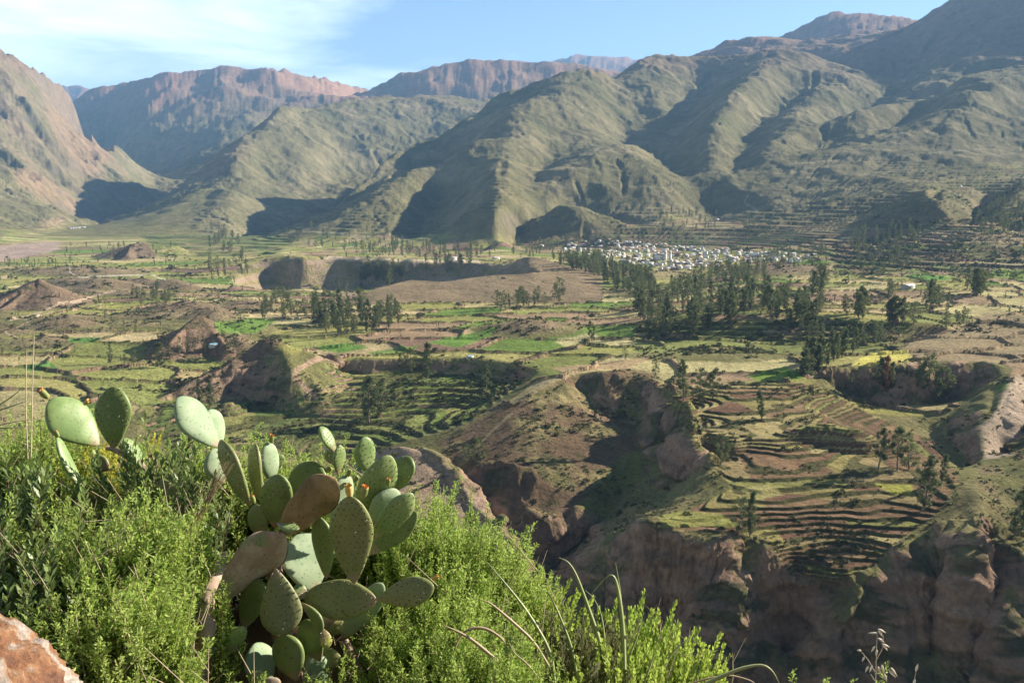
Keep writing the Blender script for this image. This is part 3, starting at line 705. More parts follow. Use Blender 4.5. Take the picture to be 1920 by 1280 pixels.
# single fields that stand out in the photograph
for poly, c, y0, y1 in (([(1598, 686), (1612, 670), (1640, 664), (1700, 661), (1718, 676), (1660, 684)], (.62, .56, .14), 560, 760),
                        ([(600, 647), (680, 646), (690, 652), (640, 662), (595, 655)], (.11, .24, .04), 600, 800),
                        ([(690, 660), (790, 647), (760, 664), (700, 668)], (.17, .26, .06), 600, 800),
                        ([(800, 642), (900, 622), (940, 608), (915, 632), (860, 652)], (.15, .28, .05), 600, 900),
                        ([(1860, 505), (1985, 508), (1985, 522), (1850, 522)], (.24, .32, .07), 800, 1500),
                        ([(1690, 518), (1730, 515), (1800, 522), (1740, 527)], (.11, .25, .05), 800, 1500),
                        ([(1400, 705), (1470, 688), (1510, 700), (1500, 712), (1420, 713)], (.20, .32, .05), 560, 760),
                        ([(1215, 508), (1330, 505), (1300, 520), (1225, 525)], (.34, .28, .14), 1000, 1700),
                        ([(1040, 640), (1110, 622), (1130, 634), (1060, 650)], (.50, .44, .22), 600, 900),
                        ([(1240, 965), (1290, 955), (1350, 960), (1390, 985), (1240, 985)], (.34, .34, .10), 330, 420),
                        ([(1390, 915), (1440, 905), (1470, 925), (1420, 935)], (.42, .38, .15), 330, 450),
                        ([(1640, 905), (1710, 905), (1715, 925), (1670, 925)], (.38, .38, .08), 330, 450),
                        ([(1030, 690), (1160, 676), (1230, 668), (1180, 690), (1060, 698)], (.42, .30, .17), 560, 760),
                        ([(400, 605), (470, 598), (520, 600), (480, 625), (410, 625)], (.15, .26, .05), 700, 1000),
                        ([(40, 685), (95, 680), (110, 690), (50, 695)], (.10, .22, .05), 560, 760), ([(130, 633), (190, 632), (180, 642), (130, 642)], (.10, .24, .05), 560, 900),
                        ([(640, 680), (760, 672), (780, 690), (700, 690)], (.33, .24, .15), 560, 760)):
    C = mixc(C, c, soft(zone(poly, y0, y1, w=False), 1) * .92)
# paths and roads
def path(pts, wpx, c, y0, y1, st=.9):
    global C
    d = np.full(PX.shape, 1e9)
    box = (PX > min(p[0] for p in pts) - 10) & (PX < max(p[0] for p in pts) + 10) & (PY > min(p[1] for p in pts) - 10) & (PY < max(p[1] for p in pts) + 10) & (Y > y0) & (Y < y1)
    idx = np.nonzero(box); qx = WPX[idx] * .3 + PX[idx] * .7; qy = PY[idx]; dd = np.full(qx.shape, 1e9)
    for (x1, y1_), (x2, y2_) in zip(pts[:-1], pts[1:]):
        L2 = (x2 - x1) ** 2 + (y2_ - y1_) ** 2
        t = np.clip(((qx - x1) * (x2 - x1) + (qy - y1_) * (y2_ - y1_)) / L2, 0, 1)
        dd = np.minimum(dd, np.hypot(qx - x1 - t * (x2 - x1), (qy - y1_ - t * (y2_ - y1_)) * 1.0))
    k = (dd < wpx).astype(float) * st
    C[idx] = C[idx] * (1 - k[:, None]) + np.array(c, np.float32) * k[:, None]
tanr = (.50, .38, .26)
path([(620, 666), (590, 675), (555, 695), (552, 705), (575, 730), (590, 742)], 5, (.42, .29, .20), 560, 760)
path([(10, 618), (12, 625), (30, 632)], 1.6, tanr, 600, 1000)
path([(20, 600), (70, 588), (110, 570), (150, 562), (215, 545)], 1.8, tanr, 700, 1300)
path([(110, 568), (150, 565)], 2.5, tanr, 700, 1300)
path([(30, 615), (75, 592), (100, 585)], 1.3, tanr, 700, 1300)
path([(130, 500), (132, 512), (150, 520), (200, 517), (280, 515), (310, 525)], 1.2, (.55, .48, .36), 900, 1700)
path([(575, 433), (640, 438), (715, 443)], 1.0, (.36, .32, .22), 1800, 3000, .8)
path([(610, 484), (700, 487), (830, 490), (900, 490)], 2.5, (.58, .47, .32), 1200, 1700)
path([(1400, 370), (1410, 355), (1395, 378), (1420, 395), (1420, 405)], 1.0, (.5, .42, .3), 1500, 2600, .7)
path([(960, 757), (1010, 731), (1045, 708), (1070, 700)], 2.0, (.36, .30, .16), 450, 700, .7)
path([(880, 860), (900, 830), (930, 800), (960, 775)], 2.5, (.34, .27, .15), 400, 620, .7)
path([(1840, 280), (1700, 290), (1560, 300), (1480, 308)], 1.2, (.42, .37, .24), 1800, 3200, .5)
# snow on the farthest peak
C = mixc(C, (.85, .88, .92), (Y > 17500) & (PX > 820) & (PX < 930) & (PY < 172))
C = C * np.where((Y > 560) & (Y < 2400) & (mount < .5), 1.14, 1.0)[..., None]
C = np.clip(C, .01, .9)

# sideways roughness for the cliffs so they are not plain curtains
Xf, Yf = X.copy(), Y.copy()
cm = (crock > .2) * sstep(.7, 1.3, sl2)
cm = soft(cm, 2) * (Y < 700)
nn = np.sqrt(gx2 ** 2 + gy2 ** 2) + 1e-6
dn = (fbm(X, Z * .35, 55, 3, 113, .5) * 15 + np.sin(Z * .55 + 4 * fbm(X, Y, 40, 2, 114)) * .9 + fbm(X * 1.5, Z * 1.1 + Y, 11, 4, 115, .6, True) * 1.5 + fbm(X * 1.3, Z * .7, 16, 5, 111, .6, True) * 2.6 + fbm(X * 2, Z * .3, 7, 4, 112, .6) * 1.6) * cm
Xf = X - gx2 / nn * dn; Yf = Y - gy2 / nn * dn

def grid_mesh(name, X, Y, Z):
    ny, nx = X.shape
    me = bpy.data.meshes.new(name)
    co = np.stack([X, Y, Z], -1).reshape(-1, 3).astype(np.float32)
    me.vertices.add(len(co)); me.vertices.foreach_set("co", co.ravel())
    a = (np.arange(ny - 1)[:, None] * nx + np.arange(nx - 1)[None]).ravel()
    quads = np.stack([a, a + 1, a + nx + 1, a + nx], -1).astype(np.int32)
    me.loops.add(quads.size); me.loops.foreach_set("vertex_index", quads.ravel())
    me.polygons.add(len(quads)); me.polygons.foreach_set("loop_start", np.arange(0, quads.size, 4, dtype=np.int32))
    me.update(calc_edges=True)
    me.polygons.foreach_set("use_smooth", np.ones(len(quads), bool))
    return me
ter = grid_mesh("terrain", Xf, Yf, Z)
ca = ter.color_attributes.new("tint", 'FLOAT_COLOR', 'POINT')
ca.data.foreach_set("color", np.concatenate([C, np.ones(C.shape[:2] + (1,), np.float32)], -1).astype(np.float32).ravel())
terrain = bpy.data.objects.new("terrain", ter); terrain["kind"] = "structure"; col.objects.link(terrain)

def new_mat(name):
    m = bpy.data.materials.new(name); m.use_nodes = True
    n, l = m.node_tree.nodes, m.node_tree.links
    return m, n, l, n["Principled BSDF"]
tm, n, l, b = new_mat("terrain_ground")
at_ = n.new("ShaderNodeAttribute"); at_.attribute_name = "tint"
geo = n.new("ShaderNodeNewGeometry")
nz = n.new("ShaderNodeTexNoise"); nz.inputs["Scale"].default_value = .35; nz.inputs["Detail"].default_value = 10; nz.inputs["Roughness"].default_value = .65
l.new(geo.outputs["Position"], nz.inputs["Vector"])
nz2 = n.new("ShaderNodeTexNoise"); nz2.inputs["Scale"].default_value = .02; nz2.inputs["Detail"].default_value = 12; nz2.inputs["Roughness"].default_value = .7
l.new(geo.outputs["Position"], nz2.inputs["Vector"])
mr = n.new("ShaderNodeMapRange"); mr.inputs["From Min"].default_value = .3; mr.inputs["From Max"].default_value = .7; mr.inputs["To Min"].default_value = .66; mr.inputs["To Max"].default_value = 1.32
l.new(nz.outputs["Fac"], mr.inputs["Value"])
mr2 = n.new("ShaderNodeMapRange"); mr2.inputs["From Min"].default_value = .3; mr2.inputs["From Max"].default_value = .7; mr2.inputs["To Min"].default_value = .7; mr2.inputs["To Max"].default_value = 1.25
l.new(nz2.outputs["Fac"], mr2.inputs["Value"])
mm = n.new("ShaderNodeMath"); mm.operation = 'MULTIPLY'; l.new(mr.outputs[0], mm.inputs[0]); l.new(mr2.outputs[0], mm.inputs[1])
vm = n.new("ShaderNodeVectorMath"); vm.operation = 'SCALE'; l.new(at_.outputs["Color"], vm.inputs[0]); l.new(mm.outputs[0], vm.inputs["Scale"])
l.new(vm.outputs[0], b.inputs["Base Color"])
b.inputs["Roughness"].default_value = 1.0
b.inputs["Specular IOR Level"].default_value = 0.05
bp = n.new("ShaderNodeBump"); bp.inputs["Strength"].default_value = .9; bp.inputs["Distance"].default_value = 1.9
l.new(nz.outputs["Fac"], bp.inputs["Height"]); 
bp2 = n.new("ShaderNodeBump"); bp2.inputs["Strength"].default_value = .7; bp2.inputs["Distance"].default_value = 14
l.new(nz2.outputs["Fac"], bp2.inputs["Height"]); l.new(bp.outputs[0], bp2.inputs["Normal"])
l.new(bp2.outputs[0], b.inputs["Normal"])
ter.materials.append(tm)
print("terrain", NX, NY, round(time.time() - T0, 1))

# height lookup on the finished surface
def ground(x, y):
    q = np.interp(np.log(y), np.log(Yr), np.arange(NY)); j = (x / y - Sx[0]) / (Sx[1] - Sx[0])
    return float(bil(Z, np.array([q]), np.array([j]))[0])
# ---------------------------------------------------------------- shared mesh helpers
def mesh_np(name, V, F, mat=None, smooth=False, midx=None, uvs=None):
    """V (n,3); F list of (m,k) int arrays"""
    me = bpy.data.meshes.new(name)
    V = np.asarray(V, np.float32)
    me.vertices.add(len(V)); me.vertices.foreach_set("co", V.ravel())
    F = [np.asarray(f, np.int32) for f in F if len(f)]
    tot = sum(f.size for f in F); npoly = sum(len(f) for f in F)
    me.loops.add(tot); me.loops.foreach_set("vertex_index", np.concatenate([f.ravel() for f in F]))
    st = []; o = 0
    for f in F:
        st.append(o + np.arange(len(f)) * f.shape[1]); o += f.size
    me.polygons.add(npoly); me.polygons.foreach_set("loop_start", np.concatenate(st).astype(np.int32))
    me.update(calc_edges=True)
    if smooth: me.polygons.foreach_set("use_smooth", np.ones(npoly, bool))
    if midx is not None: me.polygons.foreach_set("material_index", np.asarray(midx, np.int32))
    for m in (mat if isinstance(mat, (list, tuple)) else [mat]):
        if m: me.materials.append(m)
    return me

def link(name, me, parent=None, **props):
    o = bpy.data.objects.new(name, me); col.objects.link(o)
    if parent is not None: o.parent = parent
    for k, v in props.items(): o[k] = v
    return o

def tube(pts, rad, k=6, cap=True):
    """tapered tube along pts -> V, quads, tris"""
    pts = np.asarray(pts, float); n = len(pts); rad = np.broadcast_to(np.asarray(rad, float), (n,))
    tg = np.gradient(pts, axis=0); tg /= np.linalg.norm(tg, axis=1)[:, None] + 1e-9
    up = np.array([0, 0, 1.0]) if abs(tg[0][2]) < .9 else np.array([1.0, 0, 0])
    V = []
    for i in range(n):
        a = np.cross(tg[i], up); a /= np.linalg.norm(a) + 1e-9; b = np.cross(tg[i], a); up = np.cross(a, tg[i])
        th = np.arange(k) * 2 * math.pi / k
        V.append(pts[i] + rad[i] * (np.cos(th)[:, None] * a + np.sin(th)[:, None] * b))
    V = np.concatenate(V)
    Q = []
    for i in range(n - 1):
        for j in range(k):
            Q.append((i * k + j, i * k + (j + 1) % k, (i + 1) * k + (j + 1) % k, (i + 1) * k + j))
    return V, np.array(Q, np.int32)

def join(parts):
    Vs, Qs = [], []; o = 0
    for V, Q in parts:
        Vs.append(V); Qs.append(Q + o); o += len(V)
    return np.concatenate(Vs), np.concatenate(Qs)

def leaf_mat(name, c1, c2, trans=.35, rand=.25, nscale=.3, spec=.15, gloss=.6):
    m, n, l, b = new_mat(name)
    oi = n.new("ShaderNodeObjectInfo"); geo = n.new("ShaderNodeNewGeometry")
    nz = n.new("ShaderNodeTexNoise"); nz.inputs["Scale"].default_value = nscale; nz.inputs["Detail"].default_value = 3
    l.new(geo.outputs["Position"], nz.inputs["Vector"])
    mx = n.new("ShaderNodeMix"); mx.data_type = 'RGBA'
    mx.inputs["A"].default_value = (*c1, 1); mx.inputs["B"].default_value = (*c2, 1)
    mr = n.new("ShaderNodeMapRange"); mr.inputs["From Min"].default_value = .35; mr.inputs["From Max"].default_value = .65
    l.new(nz.outputs["Fac"], mr.inputs["Value"]); l.new(mr.outputs[0], mx.inputs["Factor"])
    hs = n.new("ShaderNodeHueSaturation"); l.new(mx.outputs["Result"], hs.inputs["Color"])
    isl = n.new("ShaderNodeMapRange"); isl.inputs["To Min"].default_value = 1 - rand; isl.inputs["To Max"].default_value = 1 + rand
    l.new(geo.outputs["Random Per Island"], isl.inputs["Value"]); l.new(isl.outputs[0], hs.inputs["Value"])
    l.new(hs.outputs[0], b.inputs["Base Color"]); b.inputs["Roughness"].default_value = gloss
    b.inputs["Specular IOR Level"].default_value = spec
    tr = n.new("ShaderNodeBsdfTranslucent"); l.new(hs.outputs[0], tr.inputs["Color"])
    ms = n.new("ShaderNodeMixShader"); ms.inputs[0].default_value = trans
    l.new(b.outputs[0], ms.inputs[1]); l.new(tr.outputs[0], ms.inputs[2])
    l.new(ms.outputs[0], n["Material Output"].inputs["Surface"])
    return m
def plain_mat(name, c1, c2=None, rough=.9, nscale=4.0, bump=0.0, spec=.2, detail=6):
    m, n, l, b = new_mat(name)
    c2 = c2 or c1
    tcn = n.new("ShaderNodeTexCoord")
    nz = n.new("ShaderNodeTexNoise"); nz.inputs["Scale"].default_value = nscale; nz.inputs["Detail"].default_value = detail
    l.new(tcn.outputs["Object"], nz.inputs["Vector"])
    mr = n.new("ShaderNodeMapRange"); mr.inputs["From Min"].default_value = .35; mr.inputs["From Max"].default_value = .65
    l.new(nz.outputs["Fac"], mr.inputs["Value"])
    mx = n.new("ShaderNodeMix"); mx.data_type = 'RGBA'
    mx.inputs["A"].default_value = (*c1, 1); mx.inputs["B"].default_value = (*c2, 1)
    l.new(mr.outputs[0], mx.inputs["Factor"]); l.new(mx.outputs["Result"], b.inputs["Base Color"])
    b.inputs["Roughness"].default_value = rough; b.inputs["Specular IOR Level"].default_value = spec
    if bump:
        bp = n.new("ShaderNodeBump"); bp.inputs["Strength"].default_value = 1; bp.inputs["Distance"].default_value = bump
        l.new(nz.outputs["Fac"], bp.inputs["Height"]); l.new(bp.outputs[0], b.inputs["Normal"])
    return m

# ---------------------------------------------------------------- where a pixel of the photograph meets the ground
_, PYF = proj(X, Y, Z)
def find_ground(px, py):
    """distance of the visible ground seen at a photo column and row"""
    Yd = 600.0
    for _ in range(2):
        s, t = unp(px, py); j = int(round((float(s) - Sx[0]) / (Sx[1] - Sx[0])))
    j = min(max(j, 0), NX - 1)
    c = PYF[:, j]
    k = np.nonzero((c <= py) & (Yr > 290))[0]
    if len(k) == 0: return None
    k = k[0]
    return np.array([Sx[j] * Yr[k], Yr[k], Z[k, j]])

# ---------------------------------------------------------------- eucalyptus trees
nr = np.random.default_rng(7)
def leaf_cloud(cent, rad, cnt, size, r, droop=.5):
    """cnt little leaf blades inside an ellipsoid"""
    u = r.normal(size=(cnt, 3)); u /= np.linalg.norm(u, axis=1)[:, None]
    rr = r.random(cnt) ** .45
    P = cent + u * rr[:, None] * rad
    d = r.normal(size=(cnt, 3)); d[:, 2] -= droop * 1.6; d /= np.linalg.norm(d, axis=1)[:, None]
    e = np.cross(d, r.normal(size=(cnt, 3))); e /= np.linalg.norm(e, axis=1)[:, None] + 1e-9
    L_ = size * (.6 + .8 * r.random(cnt))[:, None]; w = L_ * .42
    V = np.stack([P - d * L_ * .5, P + e * w * .5, P + d * L_ * .5, P - e * w * .5], 1).reshape(-1, 3)
    Q = np.arange(cnt * 4, dtype=np.int32).reshape(-1, 4)
    return V, Q
def make_tree(kind, seed, nleaf, leaf, name):
    """unit height tree -> trunk mesh, crown mesh"""
    r = np.random.default_rng(seed)
    lean = r.normal(size=2) * .03
    zt = np.linspace(0, 1, 9)
    wob = np.cumsum(r.normal(size=(9, 2)) * .008, 0)
    path = np.stack([lean[0] * zt + wob[:, 0], lean[1] * zt + wob[:, 1], zt * .96], 1); path[0, :2] = 0
    parts = [tube(path, np.linspace(.016, .003, 9), 6)]
    clumps = []
    def tk(z): return np.array([np.interp(z, path[:, 2], path[:, 0]), np.interp(z, path[:, 2], path[:, 1]), z])
    if kind == 'column':
        nb, zmin, wid = 22, .10, .105
    elif kind == 'open':
        nb, zmin, wid = 15, .34, .17
    elif kind == 'round':
        nb, zmin, wid = 22, .12, .26
    else:
        nb, zmin, wid = 22, .15, .155
    for i in range(nb):
        z = zmin + (1 - zmin) * (i + .3 * r.random()) / nb
        a = i * 2.4 + r.random() * 1.2
        prof = math.sin(math.pi * min(1, max(0.05, (z - zmin) / (1.03 - zmin))) ** .75) ** .7
        rl = wid * prof * r.uniform(.55, 1.25)
        p0 = tk(max(.05, z - .12)); p1 = tk(z) + np.array([math.cos(a) * rl, math.sin(a) * rl, r.uniform(-.01, .05)])
        mid = (p0 + p1) / 2 + np.array([math.cos(a), math.sin(a), -.3]) * .012
        parts.append(tube([p0, mid, p1], [.006, .004, .0015], 4))
        clumps.append((p1 * .85 + tk(z) * .15, np.array([.042, .042, .062]) * r.uniform(.6, 1.35) * (1.25 if kind == 'round' else 1)))
        if r.random() < .7:
            p2 = p1 * .5 + tk(z) * .5 + r.normal(size=3) * .02
            clumps.append((p2, np.array([.045, .045, .07]) * r.uniform(.7, 1.3)))
    clumps.append((tk(.96), np.array([.03, .03, .06])))
    w = np.array([c[1].prod() ** .6 for c in clumps]); w /= w.sum()
    lv = [leaf_cloud(c, rad, max(3, int(nleaf * wi)), leaf, r) for (c, rad), wi in zip(clumps, w)]
    V, Q = join(parts); tr = mesh_np(name + "_trunk", V, [Q], bark, True)
    V2, Q2 = join(lv); cr = mesh_np(name + "_crown", V2, [Q2], leafm[kind])
    return tr, cr, (V, Q, V2, Q2)
bark = plain_mat("bark", (.30, .25, .19), (.16, .12, .09), .9, 6)
leafm = {'column': leaf_mat("leaves_dark", (.10, .135, .055), (.15, .185, .075), .45), 'mid': leaf_mat("leaves_mid", (.11, .14, .06), (.17, .20, .085), .45),
         'open': leaf_mat("leaves_open", (.12, .15, .06), (.19, .21, .09), .45), 'round': leaf_mat("leaves_round", (.105, .14, .05), (.17, .20, .07), .45),
         'brown': leaf_mat("leaves_brown", (.22, .10, .05), (.30, .16, .08), .3)}
KINDS_ = ['column', 'mid', 'open', 'round']
tmpl = {}
for kd in KINDS_:
    tmpl[kd] = [make_tree(kd, 100 + 7 * i + len(kd), 3200, .030, "eucalyptus") for i in range(3)]
    tmpl[kd + '_s'] = [make_tree(kd, 300 + 7 * i + len(kd), 620, .052, "small_eucalyptus") for i in range(3)]
tmpl['brown'] = [tmpl['column'][0][:1] + (tmpl['column'][0][1].copy(),)]
tmpl['brown'][0][1].materials.clear(); tmpl['brown'][0][1].materials.append(leafm['brown'])

TREES = []    # (column, row of the foot, height in photo pixels, kind, label, group)
def T(px, py, h, kind, label, group=None): TREES.append((px, py, h, kind, label, group))
T(1110, 652, 50, 'open', "tall thin lone eucalyptus with a bare lower trunk beside the pale dry field")
T(1174, 675, 24, 'round', "small round bush tree alone on the edge of the green field")
T(1428, 786, 56, 'column', "single slim conical tree standing on the upper terraces")
g = "eucalyptus pair above the landslide scar"
T(1283, 750, 78, 'mid', "taller left tree of the dark clump on the terrace slope right of the landslide scar")
T(1312, 752, 62, 'round', "middle tree of the dark clump on the terrace slope right of the landslide scar")
T(1336, 748, 58, 'mid', "right tree of the dark clump on the terrace slope right of the landslide scar")
T(1227, 708, 40, 'mid', "small tree on the rim directly above the landslide scar")
T(1350, 872, 62, 'round', "bushy tree at the left brink of the terraced plateau")
T(1385, 998, 70, 'round', "low wide tree on the cliff edge left of the pointed one")
T(1406, 1006, 92, 'column', "pointed dark tree growing on the cliff edge of the terraces")
T(1648, 880, 84, 'open', "leftmost tree of the open grove on the right part of the terraces")
T(1682, 882, 88, 'open', "middle tree of the open grove on the right part of the terraces")
T(1704, 880, 70, 'round', "rightmost tree of the open grove on the right part of the terraces")
T(1728, 958, 108, 'mid', "largest dark tree, standing over the long shadow on the terraces")
T(1765, 905, 58, 'column', "slender tree in the shade behind the largest terrace tree")
T(1790, 950, 34, 'open', "thin sapling on the brown slope right of the largest terrace tree")
T(1650, 728, 62, 'column', "green columnar tree left of the brown one under the bench edge")
T(1664, 735, 70, 'brown', "dead rust brown tree under the yellow field")
T(1674, 730, 54, 'column', "green columnar tree right of the brown one under the bench edge")
T(1703, 722, 26, 'open', "tiny sunlit tree on the dark slope between the brown tree and the big cluster")
T(1722, 750, 72, 'mid', "left tree of the big cluster in front of the shaded cliff")
T(1742, 756, 88, 'round', "tallest tree of the big cluster in front of the shaded cliff")
T(1766, 752, 66, 'round', "right tree of the big cluster in front of the shaded cliff")
T(1595, 735, 34, 'open', "small tree at the left end of the shaded cliff")
T(1902, 1003, 96, 'mid', "tall dark tree on the green slope at the right edge")
T(1922, 1015, 74, 'mid', "second dark tree lower on the green slope at the right edge")
T(692, 795, 92, 'mid', "big feathery tree on the bank in the middle of the lower terraces")
T(712, 782, 70, 'mid', "smaller tree close behind the big feathery tree of the lower terraces")
T(800, 710, 70, 'column', "tallest tree at the foot of the green stepped beds")
T(772, 697, 46, 'round', "dark round tree left of the tallest one by the stepped beds")
T(752, 700, 34, 'column', "short slim tree left of the dark round one by the stepped beds")
T(912, 732, 48, 'mid', "tree on the shaded bank right of the green stepped beds")
T(875, 868, 38, 'round', "left bush tree on the brown slope above the pink hill")
T(903, 866, 48, 'round', "larger right bush tree on the brown slope above the pink hill")
T(375, 760, 52, 'column', "left tree of the pair on the dark bank above the tall cactus pad")
T(393, 762, 46, 'column', "right tree of the pair on the dark bank above the tall cactus pad")
T(208, 683, 38, 'column', "solitary conical tree among the fields at the left")
T(234, 684, 20, 'mid', "small tree at the foot of the sharp dark hill")
T(252, 680, 24, 'round', "round tree at the foot of the sharp dark hill")
for i, (a, b, c) in enumerate(((302, 690, 50), (318, 676, 30), (338, 668, 36), (352, 664, 34), (366, 660, 30), (385, 662, 34))):
    T(a, b, c, 'column' if i % 2 else 'mid', "slim dark tree on the shaded flank of the sharp hill", "trees on the sharp hill")
T(424, 668, 34, 'mid', "left tree behind the rounded brown hill")
T(440, 664, 40, 'mid', "right taller tree behind the rounded brown hill")
T(1493, 706, 16, 'round', "dark oval bush casting shade on the bright green field")
def grove(poly, n, h0, h1, kinds, label, group, seed=0, big=True):
    rr = random.Random(seed + n)
    xs = [p[0] for p in poly]; ys = [p[1] for p in poly]; k = 0; tries = 0
    while k < n and tries < n * 40:
        tries += 1
        px = rr.uniform(min(xs), max(xs)); py = rr.uniform(min(ys), max(ys))
        if inpoly(poly, np.array([px]), np.array([py]))[0]:
            T(px, py, rr.uniform(h0, h1), rr.choice(kinds), label, group); k += 1
CM = ['column', 'mid', 'mid', 'round']
grove([(555, 590), (600, 575), (760, 590), (755, 612), (640, 632), (570, 612)], 58, 30, 46, CM, "dark eucalyptus in the grove left of the tan hill's foot", "eucalyptus grove left of the tan hill", 1)
grove([(1182, 590), (1235, 560), (1345, 560), (1380, 600), (1290, 638), (1195, 628)], 60, 30, 48, CM, "dark eucalyptus in the dense wood on the brow in the middle of the valley", "dense wood on the brow", 2)
grove([(1045, 490), (1120, 490), (1230, 528), (1225, 556), (1170, 552), (1120, 520), (1050, 500)], 190, 18, 28, CM, "eucalyptus of the narrow wood below the town", "narrow wood below the town", 3)
grove([(1255, 545), (1330, 515), (1440, 505), (1445, 525), (1330, 545), (1270, 562)], 70, 22, 32, CM, "eucalyptus on the low ridge right of the dry field", "wood on the low ridge", 4)
grove([(1345, 575), (1400, 555), (1545, 575), (1540, 612), (1420, 598), (1350, 600)], 56, 34, 48, CM, "eucalyptus in the row along the top of the shaded bank", "row along the shaded bank", 5)
grove([(1500, 705), (1520, 680), (1570, 655), (1612, 648), (1612, 668), (1560, 690), (1515, 712)], 24, 42, 58, ['column', 'mid'], "eucalyptus of the close row climbing the ridge beside the yellow field", "close row by the yellow field", 6)
for a, b, n_, h, lab in ((1545, 545, 6, 46, "eucalyptus of the tall clump left of the pale roofed shed"), (1605, 592, 6, 48, "eucalyptus of the clump below the small shed"), (1690, 605, 8, 46, "eucalyptus of the wide clump between the shed and the dry shoulder"),
                         (1760, 575, 7, 44, "eucalyptus of the clump left of the tall airy group"), (1828, 548, 6, 48, "tall airy eucalyptus beside the bright green strip at the right"), (1790, 612, 7, 32, "round dark tree at the foot of the dry shoulder"),
                         (1660, 560, 3, 34, "leaning thin tree near the pale roofed shed"), (1520, 640, 5, 36, "tree standing in the shaded terraces under the bank"), (1640, 640, 5, 40, "tree by the lane above the yellow field"), (1480, 615, 3, 34, "slim tree in the shade below the bank")):
    rr = random.Random(a)
    for _ in range(n_): T(a + rr.uniform(-24, 24), b + rr.uniform(-7, 7), h * rr.uniform(.75, 1.1), rr.choice(CM), lab, lab.replace("eucalyptus of the ", "").replace("eucalyptus ", "") + " group")
grove([(625, 530), (700, 505), (760, 505), (770, 528), (690, 552), (640, 560)], 20, 24, 34, CM, "eucalyptus in the wood at the foot of the earth cliff", "wood under the earth cliff", 8)
grove([(770, 495), (880, 492), (890, 512), (800, 520)], 14, 20, 30, CM, "eucalyptus in the dark hollow behind the tan hill", "hollow behind the tan hill", 9)
grove([(930, 575), (1055, 555), (1060, 570), (940, 582)], 20, 24, 36, CM, "eucalyptus in the line at the right foot of the tan hill", "line at the foot of the tan hill", 10)
grove([(500, 560), (560, 560), (560, 600), (480, 600)], 20, 22, 34, CM, "eucalyptus near the river bend left of the tan hill", "river bend trees", 22)
# far and small ones
for poly, n_, h0, h1, sd in (([(390, 440), (480, 440), (480, 520), (390, 530)], 44, 12, 22, 11), ([(640, 462), (930, 462), (930, 484), (640, 484)], 80, 12, 20, 12), ([(250, 545), (320, 540), (320, 575), (240, 575)], 26, 14, 22, 13),
                             ([(960, 450), (1140, 450), (1140, 488), (960, 488)], 60, 8, 15, 14), ([(1600, 430), (1725, 430), (1725, 505), (1590, 505)], 85, 12, 24, 15), ([(1820, 390), (1990, 370), (1990, 450), (1830, 450)], 90, 12, 22, 16),
                             ([(1240, 398), (1350, 398), (1340, 432), (1235, 432)], 46, 8, 13, 17), ([(1390, 420), (1450, 415), (1450, 450), (1390, 450)], 24, 8, 14, 18), ([(1060, 360), (1280, 345), (1280, 370), (1080, 380)], 26, 5, 9, 19),
                             ([(0, 490), (110, 490), (110, 505), (0, 505)], 40, 6, 10, 20), ([(0, 500), (460, 500), (460, 680), (0, 680)], 110, 5, 14, 21), ([(120, 460), (330, 460), (330, 500), (120, 500)], 40, 6, 12, 23),
                             ([(1440, 470), (1560, 470), (1560, 505), (1440, 505)], 26, 12, 22, 24), ([(1530, 505), (1985, 515), (1985, 590), (1530, 600)], 40, 8, 16, 25), ([(540, 420), (760, 440), (760, 465), (540, 465)], 40, 8, 14, 26),
                             ([(480, 595), (1180, 585), (1180, 680), (600, 680)], 40, 4, 9, 27), ([(1060, 455), (1540, 460), (1540, 500), (1150, 500)], 95, 6, 13, 28)):
    grove(poly, n_, h0, h1, ['mid', 'round', 'column'], "distant tree", None, sd)
placed = []
for (px, py, h, kind, label, group) in TREES:
    p = find_ground(px, py)
    if p is None or p[1] > 4000: continue
    H = h * 1.0 * p[1] / FPX
    placed.append((h, p, H, kind, label, group))
named = [q for q in placed if q[4] != "distant tree"]
named.sort(key=lambda q: -q[0]); rest = [q for q in placed if q[4] == "distant tree"]
things, rest = named[:296], named[296:] + rest
cnt_ = {}
for q in things: cnt_.setdefault(q[4], []).append(q)
ORD = ["leftmost", "second from the left", "third from the left", "fourth from the left", "fifth from the left", "sixth from the left", "seventh from the left", "eighth from the left", "ninth from the left"]
relab = {}
for lab_, qs in cnt_.items():
    if len(qs) > 9:
        qs.sort(key=lambda q: q[1][0] / q[1][1])
        for k_, q in enumerate(qs):
            w_ = lab_.split(); w_ = ' '.join(w_[:12])
            sfx = {1: 'st', 2: 'nd', 3: 'rd'}.get((k_ + 1) % 10 if (k_ + 1) // 10 != 1 else 0, 'th')
            relab[id(q)] = f"{w_}, {k_ + 1}{sfx} from the left"
    if 1 < len(qs) <= 9:
        qs.sort(key=lambda q: q[1][0] / q[1][1])
        for k_, q in enumerate(qs): relab[id(q)] = (lab_ + ", " + (ORD[k_] if k_ < len(qs) - 1 or k_ < 1 else "rightmost"))
ri = random.Random(3)
def add_thing_tree(q):
    h, p, H, kind, label, group = q
    key = kind if (h > 44 or kind == 'brown') else kind + '_s'
    tr, cr = ri.choice(tmpl[key])[:2]
    root = link("brown_tree" if kind == 'brown' else ("bush_tree" if h < 30 and kind == 'round' else "eucalyptus_tree"), None)
    root.location = (p[0], p[1], p[2] - .3)
    w = ri.uniform(1.0, 1.45) * (1.15 if kind in ('mid', 'round') else 1)
    root.scale = (H * w, H * w, H); root.rotation_euler = (0, 0, ri.uniform(0, 6.28))
    root["label"] = relab.get(id(q), label); root["category"] = "tree"
    if group: root["group"] = group
    link("trunk", tr, root); link("crown", cr, root)
for q in things: add_thing_tree(q)
FV, FQ, FM = [], [], []; off = 0
